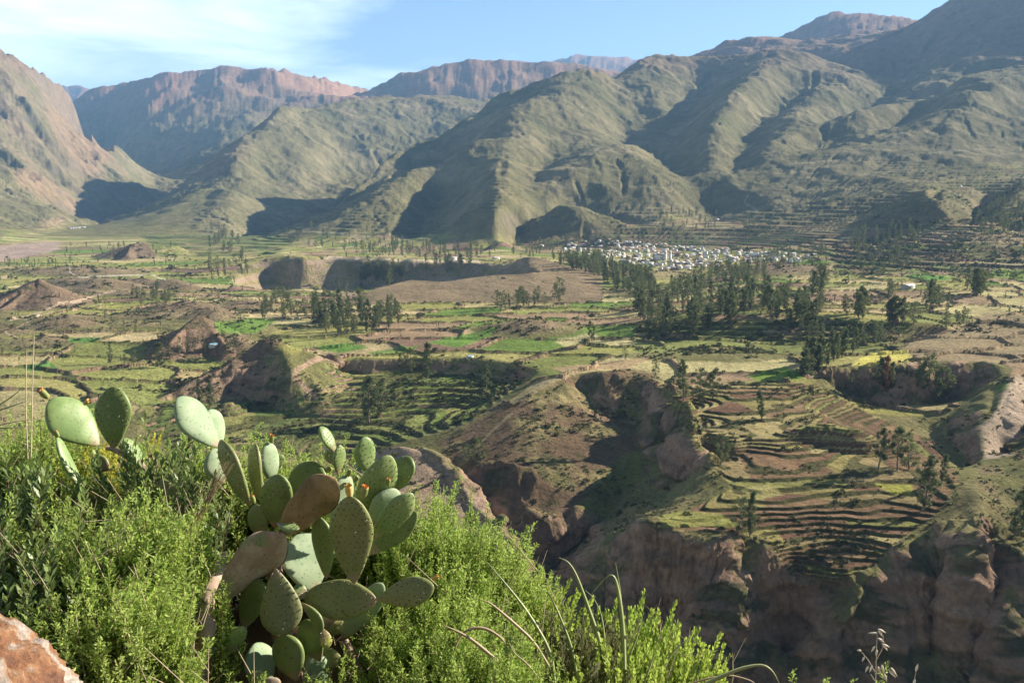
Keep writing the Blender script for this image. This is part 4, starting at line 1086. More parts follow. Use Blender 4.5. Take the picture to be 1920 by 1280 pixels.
for h, p, H, kind, label, group in rest:
    V, Q, V2, Q2 = ri.choice(tmpl[kind + '_s'])[2]
    if h < 16:                                   # tiny in the picture: every third leaf, larger
        Q2 = Q2[::3]; V2 = V2.reshape(-1, 4, 3)[::3]; c = V2.mean(1, keepdims=True); V2 = (c + (V2 - c) * 1.7).reshape(-1, 3)
        Q2 = np.arange(len(V2)).reshape(-1, 4)
    a = ri.uniform(0, 6.28); w = ri.uniform(1.0, 1.5)
    Rm = np.array([[math.cos(a), -math.sin(a), 0], [math.sin(a), math.cos(a), 0], [0, 0, 1]])
    for VV, QQ, mi in ((V, Q, 0), (V2, Q2, 1 + (kind == 'round'))):
        W = (VV * np.array([w, w, 1])) @ Rm.T * H + p - np.array([0, 0, .3])
        FV.append(W); FQ.append(QQ + off); FM.append(np.full(len(QQ), mi)); off += len(W)
fm_ = mesh_np("distant_trees", np.concatenate(FV), [np.concatenate(FQ)], [bark, leafm['mid'], leafm['round']], midx=np.concatenate(FM))
link("distant_trees", fm_, kind="stuff", label="small distant eucalyptus trees dotted over the valley and town", category="trees")
print("trees", len(things), len(rest), round(time.time() - T0, 1))

# ---------------------------------------------------------------- scrub on slopes, banks and terrace walls (one mass)
rs_ = np.random.default_rng(11)
cand = rs_.random((120000, 2))
jj = (cand[:, 0] * (NX - 1)).astype(int); q_ = np.exp(math.log(330) + cand[:, 1] * math.log(1900 / 330)); ii = np.clip(np.searchsorted(Yr, q_), 0, NY - 1)
dens = .10 + .22 * (hill[ii, jj] > 1.5) + .75 * riser[ii, jj] + .5 * brown[ii, jj] + .75 * (lowterr[ii, jj] & (nB[ii, jj] > .0)) + .2 * lowterr[ii, jj] + .55 * ((SL[ii, jj] > .25) & (Y[ii, jj] < 700)) + .5 * rs[ii, jj]
dens *= np.where(edge[ii, jj], 2.2, 1) * sstep(-.35, .25, nD[ii, jj] + nB[ii, jj])
dens *= np.where((Y[ii, jj] > 560) & (hill[ii, jj] < 1) & ~edge[ii, jj] & ~riser[ii, jj], .05, 1) * np.where(Y[ii, jj] > 560, 1.0, .5)
dens += .5 * ((Y[ii, jj] > 560) & (SL[ii, jj] > .15) & (SL[ii, jj] < .9) & (nB[ii, jj] > .1) & (Y[ii, jj] < 1500) & ~smooth_hill[ii, jj])
dens *= np.where(crock[ii, jj] > .5, .25, 1)
keep = rs_.random(len(ii)) < dens
ii, jj = ii[keep], jj[keep]
P = np.stack([Xf[ii, jj], Yf[ii, jj], Z[ii, jj]], 1) + rs_.normal(size=(len(ii), 3)) * [1, 1, 0]
sz = rs_.lognormal(-.05, .45, len(ii)) * np.interp(P[:, 1], [400, 600, 1000, 1900], [.75, 1.15, 1.7, 2.6])
nl = 20
u = rs_.normal(size=(len(ii), nl, 3)); u /= np.linalg.norm(u, axis=2)[..., None]; u[..., 2] = np.abs(u[..., 2]) * .85
C0 = P[:, None] + u * sz[:, None, None] * (rs_.random((len(ii), nl, 1)) ** .4)
d = rs_.normal(size=C0.shape); d /= np.linalg.norm(d, axis=2)[..., None]
e_ = np.cross(d, rs_.normal(size=C0.shape)); e_ /= np.linalg.norm(e_, axis=2)[..., None]
k_ = (sz * .34)[:, None, None]
SV = np.stack([C0 - d * k_, C0 + e_ * k_ * .8, C0 + d * k_, C0 - e_ * k_ * .8], 2).reshape(-1, 3)
scr_m = leaf_mat("scrub_leaves", (.055, .07, .025), (.14, .135, .06), .25, .35, .08)
sc_me = mesh_np("scrub", SV, [np.arange(len(SV)).reshape(-1, 4)], scr_m)
link("scrub", sc_me, kind="stuff", label="low dark scrub bushes dotted over banks and slopes", category="scrub")
print("scrub", len(ii), round(time.time() - T0, 1))
# ---------------------------------------------------------------- the town
wallm = {'white': plain_mat("white_plaster", (.86, .84, .80), (.74, .71, .66), .9, 1.5), 'adobe': plain_mat("adobe", (.46, .34, .25), (.36, .26, .19), .95, 1.5), 'grey': plain_mat("grey_render", (.55, .53, .50), (.44, .42, .40), .9, 1.5)}
roofm = {'tin': plain_mat("tin_roof", (.74, .73, .72), (.56, .56, .56), .6, .8, spec=.3), 'rust': plain_mat("rusty_roof", (.42, .30, .24), (.55, .48, .42), .8, .8), 'blue': plain_mat("blue_roof", (.20, .42, .58), (.28, .48, .62), .5, .8), 'thatch': plain_mat("straw_roof", (.36, .29, .19), (.28, .22, .14), .95, 2)}
winm = plain_mat("dark_opening", (.04, .035, .03), (.06, .05, .045), .6)
def box_q(x0, x1, y0, y1, z0, z1):
    V = np.array([(x0, y0, z0), (x1, y0, z0), (x1, y1, z0), (x0, y1, z0), (x0, y0, z1), (x1, y0, z1), (x1, y1, z1), (x0, y1, z1)], float)
    Q = np.array([(0, 1, 5, 4), (1, 2, 6, 5), (2, 3, 7, 6), (3, 0, 4, 7), (4, 5, 6, 7), (3, 2, 1, 0)], np.int32)
    return V, Q
def house_mesh(w, d, h, rh, wm, rm, name):
    Ps = []; M = []
    # walls with gables
    V = np.array([(-w, -d, -2), (w, -d, -2), (w, d, -2), (-w, d, -2), (-w, -d, h), (w, -d, h), (w, d, h), (-w, d, h), (-w, 0, h + rh), (w, 0, h + rh)], float)
    Q = np.array([(0, 1, 5, 4), (1, 2, 6, 5), (2, 3, 7, 6), (3, 0, 4, 7)], np.int32)
    G = np.array([(4, 8, 7, 7), (5, 6, 9, 9)], np.int32)
    t = .18; o = .35
    RV = np.array([(-w - o, -d - o, h - .1), (w + o, -d - o, h - .1), (w + o, 0, h + rh + .12), (-w - o, 0, h + rh + .12), (w + o, d + o, h - .1), (-w - o, d + o, h - .1)], float)
    RV = np.concatenate([RV, RV + [0, 0, t]])
    RQ = np.array([(6, 7, 8, 9), (9, 8, 10, 11), (0, 3, 2, 1), (3, 5, 4, 2), (0, 1, 7, 6), (4, 5, 11, 10)], np.int32)
    Ps = [(V, Q), (RV, RQ)]; M = [0] * 4 + [1] * 6
    for x, wd, z0, z1 in ((-w * .55, .5, .9, 2.0), (w * .1, .55, 0, 2.1), (w * .6, .5, .9, 2.0)):
        v, q = box_q(x - wd, x + wd, -d - .06, -d + .1, z0, min(z1, h - .2)); Ps.append((v, q)); M += [2] * 6
    VV, QQ = join(Ps)
    T3 = np.array([(4, 8, 7), (5, 6, 9)], np.int32)
    return mesh_np(name, VV, [QQ, T3[:, ::-1]], [wallm[wm], roofm[rm], winm], midx=M + [0, 0])
hs_t = []
for i, (w, d, h, rh, wm, rm) in enumerate(((5, 3, 3, .7, 'white', 'tin'), (6.5, 3.2, 3.2, .6, 'white', 'tin'), (4, 3, 4.8, .5, 'white', 'tin'), (5, 3, 3, .8, 'adobe', 'tin'), (7.5, 3.5, 3.2, .6, 'grey', 'tin'),
                                         (4.5, 3, 3.0, 1.5, 'white', 'rust'), (5.5, 3, 3.0, 1.4, 'adobe', 'thatch'), (6, 3.4, 3.4, 1.0, 'white', 'blue'))):
    wl_ = {'white': 'white walled', 'adobe': 'brown adobe', 'grey': 'grey rendered'}[wm]; rl_ = {'tin': 'pale metal roof', 'rust': 'rusty roof', 'thatch': 'straw coloured roof', 'blue': 'blue roof'}[rm]
    size_ = 'long' if w > 6 else ('two storey' if h > 4 else 'small')
    hs_t.append((house_mesh(w, d, h, rh, wm, rm, "house"), f"{size_} {wl_} house with a {rl_} in the far town", f"{size_} {wl_} houses with {rl_} in the town"))
rt = random.Random(21)
town_poly = [(1050, 470), (1060, 460), (1130, 452), (1250, 458), (1300, 462), (1420, 474), (1530, 478), (1500, 492), (1400, 490), (1330, 502), (1250, 508), (1190, 500), (1130, 484), (1085, 474)]
cnt = 0; used = []
while cnt < 290:
    px = rt.uniform(1050, 1535); py = rt.uniform(450, 508)
    if not inpoly(town_poly, np.array([px]), np.array([py]))[0]: continue
    if abs(px - 1240) < 8 and 478 < py < 492: continue
    p = find_ground(px, py)
    if p is None: continue
    if any((p[0] - u_[0]) ** 2 + ((p[1] - u_[1]) * .6) ** 2 < 64 for u_ in used):
        if rt.random() < .97: continue
    used.append(p)
    me, lab, grp = hs_t[rt.choices(range(8), [6, 5, 4, 4, 5, 2.5, 2, .25])[0]]
    xz = "at the town's far left" if px < 1140 else ("just left of the church" if px < 1240 else ("just right of the church" if px < 1340 else ("right of centre" if px < 1430 else "at the town's far right")))
    mid_ = 480 + (px - 1080) * .012
    yz = "front edge" if py > mid_ + 7 else ("middle rows" if py > mid_ - 5 else "back edge")
    lab = lab.replace(" with a", ",").replace(" in the far town", "") + f" {xz}, {yz}"
    grp = "houses of the town " + xz + " " + yz
    o = link("house", me, None, label=lab, category="house", group=grp)
    o.location = tuple(p); o.rotation_euler = (0, 0, rt.choice([0, 0, math.pi / 2]) + rt.uniform(-.12, .12) + .85)
    s = rt.uniform(.6, 1.0); o.scale = (s, s, s)
    cnt += 1
# outlying buildings
for px, py, i, s, lab in ((1703, 541, 4, 1.3, "long low shed with a pale roof among the trees at right"), (400, 652, 7, .6, "tiny blue roofed hut in the left fields"), (1345, 414, 0, 1.2, "white hut on the slope above the town"), (850, 487, 1, 1.0, "pale house on the plateau rim above the earth cliff"),
                          (930, 486, 1, 1.1, "long pale house beside the road at the plateau rim"), (882, 672, 7, .45, "small turquoise roofed hut beside the green stepped beds"),
                          (1015, 462, 0, 1.0, "lone white house left of the town under the slopes"), (1800, 350, 0, .8, "pale hut high on the slopes at the right")):
    p = find_ground(px, py)
    o = link("house", hs_t[i][0], None, label=lab, category="house"); o.location = tuple(p); o.rotation_euler = (0, 0, .8); o.scale = (s, s, s)
for k in range(7):
    p = find_ground(130 + k * 4.5, 429 - k * .4)
    if p is None: continue
    o = link("house", hs_t[k % 2][0], None, label="pale roofed building in the row at the mouth of the left gorge", category="house", group="row at the mouth of the left gorge"); o.location = tuple(p); s = .9; o.scale = (s * 1.5, s, s)
# church with two bell towers
p = find_ground(1240, 487)
ch = link("church", None, None, label="white church with two bell towers in the middle of the town", category="church")
ch.location = tuple(p); ch.rotation_euler = (0, 0, .7); ch.scale = (1.15, 1.15, 1.15)
link("nave", house_mesh(5, 13, 8, 2.5, 'white', 'rust', "nave"), ch).rotation_euler = (0, 0, math.pi / 2 * 0)
def tower_mesh():
    Ps = [box_q(-1.9, 1.9, -1.9, 1.9, -2, 10), box_q(-2.2, 2.2, -2.2, 2.2, 10, 10.5), box_q(-1.5, 1.5, -1.5, 1.5, 10.5, 14)]
    M = [0] * 18
    th = np.arange(8) * math.pi / 4
    rows = []
    for k in range(5):
        a = k / 4 * math.pi / 2 * .97; rows.append(np.stack([1.6 * np.cos(a) * np.cos(th), 1.6 * np.cos(a) * np.sin(th), np.full(8, 14 + 1.9 * math.sin(a))], 1))
    V = np.concatenate(rows); Q = np.array([(i * 8 + j, i * 8 + (j + 1) % 8, (i + 1) * 8 + (j + 1) % 8, (i + 1) * 8 + j) for i in range(4) for j in range(8)], np.int32)
    Ps.append((V, Q)); M += [0] * 32
    for sx, sy in ((0, -1), (0, 1), (1, 0), (-1, 0)):
        cx, cy = sx * 1.5, sy * 1.5; w1 = .5 if sx == 0 else .06; w2 = .06 if sx == 0 else .5
        v, q = box_q(cx - w1, cx + w1, cy - w2, cy + w2, 11.1, 13.2); Ps.append((v, q)); M += [1] * 6
    VV, QQ = join(Ps); return mesh_np("bell_tower", VV, [QQ], [wallm['white'], winm], midx=M)
tw = tower_mesh()
for sx in (-1, 1):
    o = link("bell_tower", tw, ch); o.location = (sx * 6.2, -12, 0)
print("town", cnt, round(time.time() - T0, 1))
# ================================================================ foreground: the rim of the near hillside
def hill_top(s, Yd):
    """height of the tops of the bushes at a column s=x/Y and distance"""
    far = np.interp(s, [-.8, -.62, -.5, -.4, -.30, -.20, -.10, -.05, 0, .05, .12, .2, .235, .26, .5], [-1.05, -1.10, -1.17, -1.24, -1.30, -1.32, -1.30, -1.52, -1.70, -1.80, -1.86, -1.86, -2.05, -2.5, -3.2])
    near = np.interp(s, [-.8, -.5, -.37, -.33, -.15, -.10, -.02, .05, .2, .26, .5], [-1.15, -1.22, -1.38, -1.85, -1.95, -1.55, -1.55, -1.72, -1.78, -2.3, -3.0])
    k = np.clip((Yd - 2.6) / (3.4 - 2.6), 0, 1)
    return near * (1 - k) + far * k
def far_lim(s): return np.interp(s, [-.8, -.6, -.35, -.1, .05, .25], [4.3, 4.3, 4.1, 4.0, 3.7, 3.4])
gx = np.linspace(-14, 14, 281); gy = np.concatenate([np.linspace(-8, 1, 46)[:-1], np.linspace(1, 7, 121)[:-1], np.geomspace(7, 24, 40)])
GX, GY = np.meshgrid(gx, gy)
sg_ = GX / np.maximum(GY, 1.6)
gz = hill_top(np.clip(sg_, -.8, .5), GY) - .62
gz = np.where(GY < 1.6, np.minimum(gz, -1.75), gz)
edge_y = far_lim(np.clip(sg_, -.8, .25)) - .2
over = np.maximum(0, GY - edge_y)
gz = gz - over * (1.1 + .0 * over) - np.maximum(0, GX - 1.1) * .35 * (GY > 0)
gz += .05 * fbm(GX, GY, .6, 4, 201) + .02 * fbm(GX, GY, .12, 3, 202)
hm_ = grid_mesh("hillside", GX, GY, gz)
soil = plain_mat("hill_soil", (.20, .125, .075), (.11, .075, .045), 1.0, 3.0, .03)
hm_.materials.append(soil)
hs_o = link("hillside_ground", hm_); hs_o["kind"] = "structure"
def hz_at(x, y):
    j = np.interp(x, gx, np.arange(len(gx))); i = np.interp(y, gy, np.arange(len(gy)))
    return float(bil(gz, np.array([i]), np.array([j]))[0])

# ---------------------------------------------------------------- cactus
def cactus_mat(name, c1, c2, scar=None, scar_lo=.62, rough=.45, wax=.35):
    m, n, l, b = new_mat(name)
    tcn = n.new("ShaderNodeTexCoord"); geo = n.new("ShaderNodeNewGeometry")
    nz = n.new("ShaderNodeTexNoise"); nz.inputs["Scale"].default_value = 7; nz.inputs["Detail"].default_value = 6; nz.inputs["Roughness"].default_value = .6
    l.new(geo.outputs["Position"], nz.inputs["Vector"])
    mx = n.new("ShaderNodeMix"); mx.data_type = 'RGBA'; mx.inputs["A"].default_value = (*c1, 1); mx.inputs["B"].default_value = (*c2, 1)
    mr = n.new("ShaderNodeMapRange"); mr.inputs["From Min"].default_value = .38; mr.inputs["From Max"].default_value = .62
    l.new(nz.outputs["Fac"], mr.inputs["Value"]); l.new(mr.outputs[0], mx.inputs["Factor"])
    out = mx.outputs["Result"]
    nz3 = n.new("ShaderNodeTexNoise"); nz3.inputs["Scale"].default_value = 90; nz3.inputs["Detail"].default_value = 3
    l.new(geo.outputs["Position"], nz3.inputs["Vector"])
    sp = n.new("ShaderNodeMapRange"); sp.inputs["From Min"].default_value = .30; sp.inputs["From Max"].default_value = .40; sp.inputs["To Min"].default_value = .55; sp.inputs["To Max"].default_value = 1
    l.new(nz3.outputs["Fac"], sp.inputs["Value"])
    if scar:
        nz2 = n.new("ShaderNodeTexNoise"); nz2.inputs["Scale"].default_value = 11; nz2.inputs["Detail"].default_value = 9; nz2.inputs["Roughness"].default_value = .7
        l.new(tcn.outputs["Object"], nz2.inputs["Vector"])
        m2 = n.new("ShaderNodeMapRange"); m2.inputs["From Min"].default_value = scar_lo; m2.inputs["From Max"].default_value = scar_lo + .08
        l.new(nz2.outputs["Fac"], m2.inputs["Value"])
        mx2 = n.new("ShaderNodeMix"); mx2.data_type = 'RGBA'; l.new(out, mx2.inputs["A"]); mx2.inputs["B"].default_value = (*scar, 1)
        l.new(m2.outputs[0], mx2.inputs["Factor"]); out = mx2.outputs["Result"]
    ln = n.new("ShaderNodeVectorMath"); ln.operation = 'LENGTH'; l.new(tcn.outputs["Object"], ln.inputs[0])
    ad = n.new("ShaderNodeMath"); ad.operation = 'MULTIPLY_ADD'; l.new(nz.outputs["Fac"], ad.inputs[0]); ad.inputs[1].default_value = .09; l.new(ln.outputs["Value"], ad.inputs[2])
    ck = n.new("ShaderNodeMapRange"); ck.inputs["From Min"].default_value = .068; ck.inputs["From Max"].default_value = .095; ck.inputs["To Min"].default_value = .85; ck.inputs["To Max"].default_value = 0
    l.new(ad.outputs[0], ck.inputs["Value"])
    mx3 = n.new("ShaderNodeMix"); mx3.data_type = 'RGBA'; l.new(ck.outputs[0], mx3.inputs["Factor"]); l.new(out, mx3.inputs["A"]); mx3.inputs["B"].default_value = (.36, .27, .17, 1); out = mx3.outputs["Result"]
    vs = n.new("ShaderNodeVectorMath"); vs.operation = 'SCALE'; l.new(out, vs.inputs[0]); l.new(sp.outputs[0], vs.inputs["Scale"])
    l.new(vs.outputs[0], b.inputs["Base Color"])
    b.inputs["Roughness"].default_value = rough; b.inputs["Specular IOR Level"].default_value = wax
    bp = n.new("ShaderNodeBump"); bp.inputs["Strength"].default_value = .5; bp.inputs["Distance"].default_value = .004
    l.new(nz.outputs["Fac"], bp.inputs["Height"])
    bp2 = n.new("ShaderNodeBump"); bp2.inputs["Strength"].default_value = .4; bp2.inputs["Distance"].default_value = .0012
    l.new(nz3.outputs["Fac"], bp2.inputs["Height"]); l.new(bp.outputs[0], bp2.inputs["Normal"]); l.new(bp2.outputs[0], b.inputs["Normal"])
    return m
CMAT = {'fresh': cactus_mat("cactus_fresh", (.19, .29, .10), (.29, .37, .14), (.42, .33, .18), .645), 'pale': cactus_mat("cactus_pale", (.26, .36, .21), (.37, .45, .28), (.50, .42, .30), .65, .65),
        'olive': cactus_mat("cactus_olive", (.21, .24, .085), (.27, .28, .11), (.30, .22, .12), .66), 'dark': cactus_mat("cactus_dark", (.16, .22, .07), (.21, .27, .09), (.30, .24, .13), .64),
        'spotted': cactus_mat("cactus_spotted", (.19, .21, .09), (.23, .24, .11), (.42, .17, .08), .60), 'brown': cactus_mat("cactus_brown", (.20, .15, .08), (.40, .27, .15), (.08, .05, .035), .585, .8, .15),
        'pink': cactus_mat("cactus_corky", (.40, .28, .20), (.66, .54, .42), (.28, .33, .16), .52, .85, .1), 'yellow': cactus_mat("cactus_yellow", (.45, .42, .08), (.38, .40, .10), (.45, .18, .06), .6)}
spine_m = plain_mat("areole", (.10, .07, .04), (.20, .15, .10), .8, 30)
spine_l = plain_mat("spine", (.75, .70, .58), (.85, .82, .72), .6, 30)
edge_m = plain_mat("dead_edge", (.05, .035, .03), (.14, .09, .07), .95, 40)
fruit_g = plain_mat("fruit_green", (.22, .27, .08), (.34, .34, .12), .5, 60, .001)
fruit_r = plain_mat("fruit_petal", (.85, .25, .06), (.75, .35, .12), .6, 80)
fruit_y = plain_mat("fruit_yellow", (.70, .50, .14), (.55, .33, .10), .6, 80)
wood_m = plain_mat("cactus_wood", (.50, .38, .29), (.20, .13, .10), .95, 14, .012, .1, 10)

def pad_mesh(B, Tp, width, yaw, mat, seed, areoles=True, thick=None, wavy=0.0, bend=None, shape=1.35):
    r = np.random.default_rng(seed)
    a = Tp - B; Ln = np.linalg.norm(a); a = a / Ln
    view = (B + Tp) / 2; view /= np.linalg.norm(view)
    n0 = -view; n0 -= a * n0.dot(a); n0 /= np.linalg.norm(n0)      # faces the path where people stand
    sd = np.cross(a, n0)
    if sd[0] < 0: sd = -sd
    c, s_ = math.cos(yaw), math.sin(yaw)
    nn = n0 * c + sd * s_; b = sd * c - n0 * s_
    W = width / 2 / max(.22, abs(c)); t0 = thick or min(.017, W * .3)
    NU, NV = 26, 28
    u = (1 - np.cos(np.linspace(0, math.pi, NU))) / 2
    prof = np.sin(np.pi * u ** shape) ** .56                          # narrow foot, broad shoulder
    prof *= 1 + .03 * np.sin(u * 9 + r.random() * 6)
    v = np.arange(NV) / NV * 2 * math.pi
    bd = r.uniform(-.05, .05) * Ln if bend is None else bend * Ln
    UU = u[:, None]
    cv = np.sign(np.cos(v)) * np.abs(np.cos(v)) ** .85; sv = np.sign(np.sin(v)) * np.abs(np.sin(v)) ** .8
    X_ = UU * Ln + 0 * v; Bq = prof[:, None] * W * cv
    Tq = t0 * np.minimum(1, prof[:, None] * 1.25) * sv
    asym = r.uniform(-.06, .06) * W * np.sin(np.pi * UU)
    off = bd * 4 * UU * (1 - UU) + wavy * W * np.sin(3.1 * (X_ / Ln) * 2 + 2 * Bq / W + seed) * (np.abs(Bq) / W) ** 1.5 + .10 * W * (Bq / W) ** 2 * r.uniform(-1, 1)
    lump = .0025 * fbm(X_ * 1.0 + seed, Bq + seed * 3, .05, 2, 5)
    P = B + X_[..., None] * a + (Bq + asym)[..., None] * b + (Tq + off + lump * np.sign(Tq + 1e-9))[..., None] * nn
    V = P.reshape(-1, 3)
    Q = np.array([(i * NV + j, i * NV + (j + 1) % NV, (i + 1) * NV + (j + 1) % NV, (i + 1) * NV + j) for i in range(NU - 1) for j in range(NV)], np.int32)
    mi = [0] * len(Q)
    if wavy > .1:
        mi = [2 if ((j in (0, 1, NV - 1, NV - 2)) and 5 < i < 22) else 0 for i in range(NU - 1) for j in range(NV)]
    parts = [(V, Q)]
    if areoles:
        g = .021 if Ln > .16 else .014
        cones = []
        for face in (1, -1):
            for iu in range(1, int(Ln / g) + 1):
                for ib in range(-int(W / g) - 1, int(W / g) + 2):
                    xu = (iu - .3 + r.uniform(-.12, .12)) * g; xb = (ib + .5 * (iu % 2) + r.uniform(-.12, .12)) * g
                    uu = xu / Ln
                    if uu <= .04 or uu >= .985: continue
                    pw = np.interp(uu, u, prof) * W
                    if abs(xb) > pw * .97: continue
                    q = min(1, abs(xb) / pw)
                    th = t0 * min(1, pw / W * 1.25) * (1 - q ** 2.35) ** .34
                    o_ = bd * 4 * uu * (1 - uu) + wavy * W * math.sin(3.1 * uu * 2 + 2 * xb / W + seed) * (abs(xb) / W) ** 1.5
                    c0 = B + a * xu + b * (xb + asym[min(NU - 1, int(np.searchsorted(u, uu))), 0]) + nn * (face * th + o_)
                    cones.append((c0, face))
        r0 = .0030 if Ln > .16 else .0022
        for c0, face in cones:
            th = np.arange(5) * 2 * math.pi / 5
            ring = c0 + r0 * (np.cos(th)[:, None] * a * 1.3 + np.sin(th)[:, None] * b) - nn * face * .001
            tip = c0 + nn * face * .0022
            parts.append((np.vstack([ring, tip[None]]), np.array([(0, 1, 5, 5), (1, 2, 5, 5), (2, 3, 5, 5), (3, 4, 5, 5), (4, 0, 5, 5)], np.int32)))
            mi += [1] * 5
            if r.random() < .45:
                d_ = nn * face * .8 + a * r.uniform(-.5, .8) + b * r.uniform(-.7, .7); d_ /= np.linalg.norm(d_); l_ = r.uniform(.008, .018)
                e_ = np.cross(d_, view); e_ /= np.linalg.norm(e_) + 1e-9
                parts.append((np.array([c0 - e_ * .0005, c0 + e_ * .0005, c0 + d_ * l_ + e_ * .0002, c0 + d_ * l_ - e_ * .0002]), np.array([(0, 1, 2, 3)], np.int32))); mi += [3]
    VV, QQ = join(parts)
    # split degenerate quads into triangles
    tri = QQ[:, 2] == QQ[:, 3]; mi = np.array(mi)
    me = mesh_np("pad", VV - B, [QQ[~tri], QQ[tri][:, :3]], [CMAT[mat], spine_m, edge_m, spine_l], True, midx=np.concatenate([mi[~tri], mi[tri]]))
    return me, B, a, nn, b
def fruit(parent, B, pos, direc, size, kind, seed):
    r = np.random.default_rng(seed); d = direc / np.linalg.norm(direc)
    k = 12; e = np.cross(d, [0.3, 1, .2]); e /= np.linalg.norm(e); f = np.cross(d, e)
    th = np.arange(k) * 2 * math.pi / k
    prof = [(0, .12), (.08, .30), (.25, .44), (.5, .5), (.72, .50), (.9, .46), (1.0, .42), (.96, .30), (.90, .05)]
    V = np.concatenate([pos + d * z * size + size * .62 * w * (np.cos(th)[:, None] * e + np.sin(th)[:, None] * f) * (1 + .06 * np.sin(3 * th + z * 9))[:, None] for z, w in prof])
    Q = np.array([(i * k + j, i * k + (j + 1) % k, (i + 1) * k + (j + 1) % k, (i + 1) * k + j) for i in range(len(prof) - 1) for j in range(k)], np.int32)
    o = link("fruit", mesh_np("fruit", V - pos, [Q], [fruit_g if kind != 'y' else fruit_y], True), parent); o.location = tuple(pos - B)
    if kind == 'g': return
    Ps = []
    for i in range(16):
        a_ = r.uniform(0, 6.28); rr = size * r.uniform(.12, .28); c0 = pos + d * size * .94 + rr * (math.cos(a_) * e + math.sin(a_) * f)
        out = d * r.uniform(.25, .5) + (math.cos(a_) * e + math.sin(a_) * f) * r.uniform(-.1, .4); t_ = np.cross(out, d) ; t_ = -math.sin(a_) * e + math.cos(a_) * f
        s_ = size * .5
        Ps.append((np.array([c0 - t_ * s_ * .18, c0 + out * s_ * .6 - t_ * s_ * .3, c0 + out * s_, c0 + out * s_ * .6 + t_ * s_ * .3]), np.array([(0, 1, 2, 3)], np.int32)))
    Vp, Qp = join(Ps)
    fl = link("flower", mesh_np("flower", Vp - pos, [Qp], [fruit_r if kind == 'r' else fruit_y], True), o)

def make_cactus(root_px, root_py, root_Y, pads, stems, label):
    O = at(root_px, root_py, root_Y)
    root = link("prickly_pear", None, None, label=label, category="cactus"); root.location = tuple(O)
    for k, (bx, by, tx, ty, w, yaw, Y0, Y1, mat, ar, ex) in enumerate(pads):
        B = at(bx, by, Y0); Tp = at(tx, ty, Y1)
        wm = w / FPX * (Y0 + Y1) / 2 * 1.0
        me, B, a, nn, b = pad_mesh(B, Tp, wm, R(yaw), mat, 500 + k * 13 + int(bx), ar, wavy=ex.get('wavy', 0), bend=ex.get('bend'), shape=ex.get('shape', 1.35), thick=ex.get('thick'))
        o = link("pad", me, root); o.location = tuple(B - O)
        if 'label' in ex: o["label"] = ex['label']
        for (fx, fy, fs, fk) in ex.get('fruit', ()):
            p = at(fx, fy, Y1); fd = p - (B + (Tp - B) * .6); fd = fd / np.linalg.norm(fd)
            fruit(o, B, p - fd * fs * .6, fd, fs, fk, k * 7 + int(fx))
    for pts, rads in stems:
        P = np.array([at(*q) for q in pts])
        # finer path
        t = np.linspace(0, 1, len(P)); tt = np.linspace(0, 1, len(P) * 6); PP = np.stack([np.interp(tt, t, P[:, i]) for i in range(3)], 1); rr_ = np.interp(tt, t, rads)
        PP[1:-1] = (PP[:-2] + PP[1:-1] * 2 + PP[2:]) / 4
        V, Q = tube(PP, rr_, 14)
        cc = np.repeat(PP, 14, 0); dv = V - cc
        V = cc + dv * (1 + .35 * fbm(V[:, 0] * 1 + V[:, 2], V[:, 1] + V[:, 2] * 2, .035, 3, 9))[:, None]
        o = link("trunk", mesh_np("trunk", V - PP[0], [Q], wood_m, True), root); o.location = tuple(PP[0] - O)
    return root
E = {}
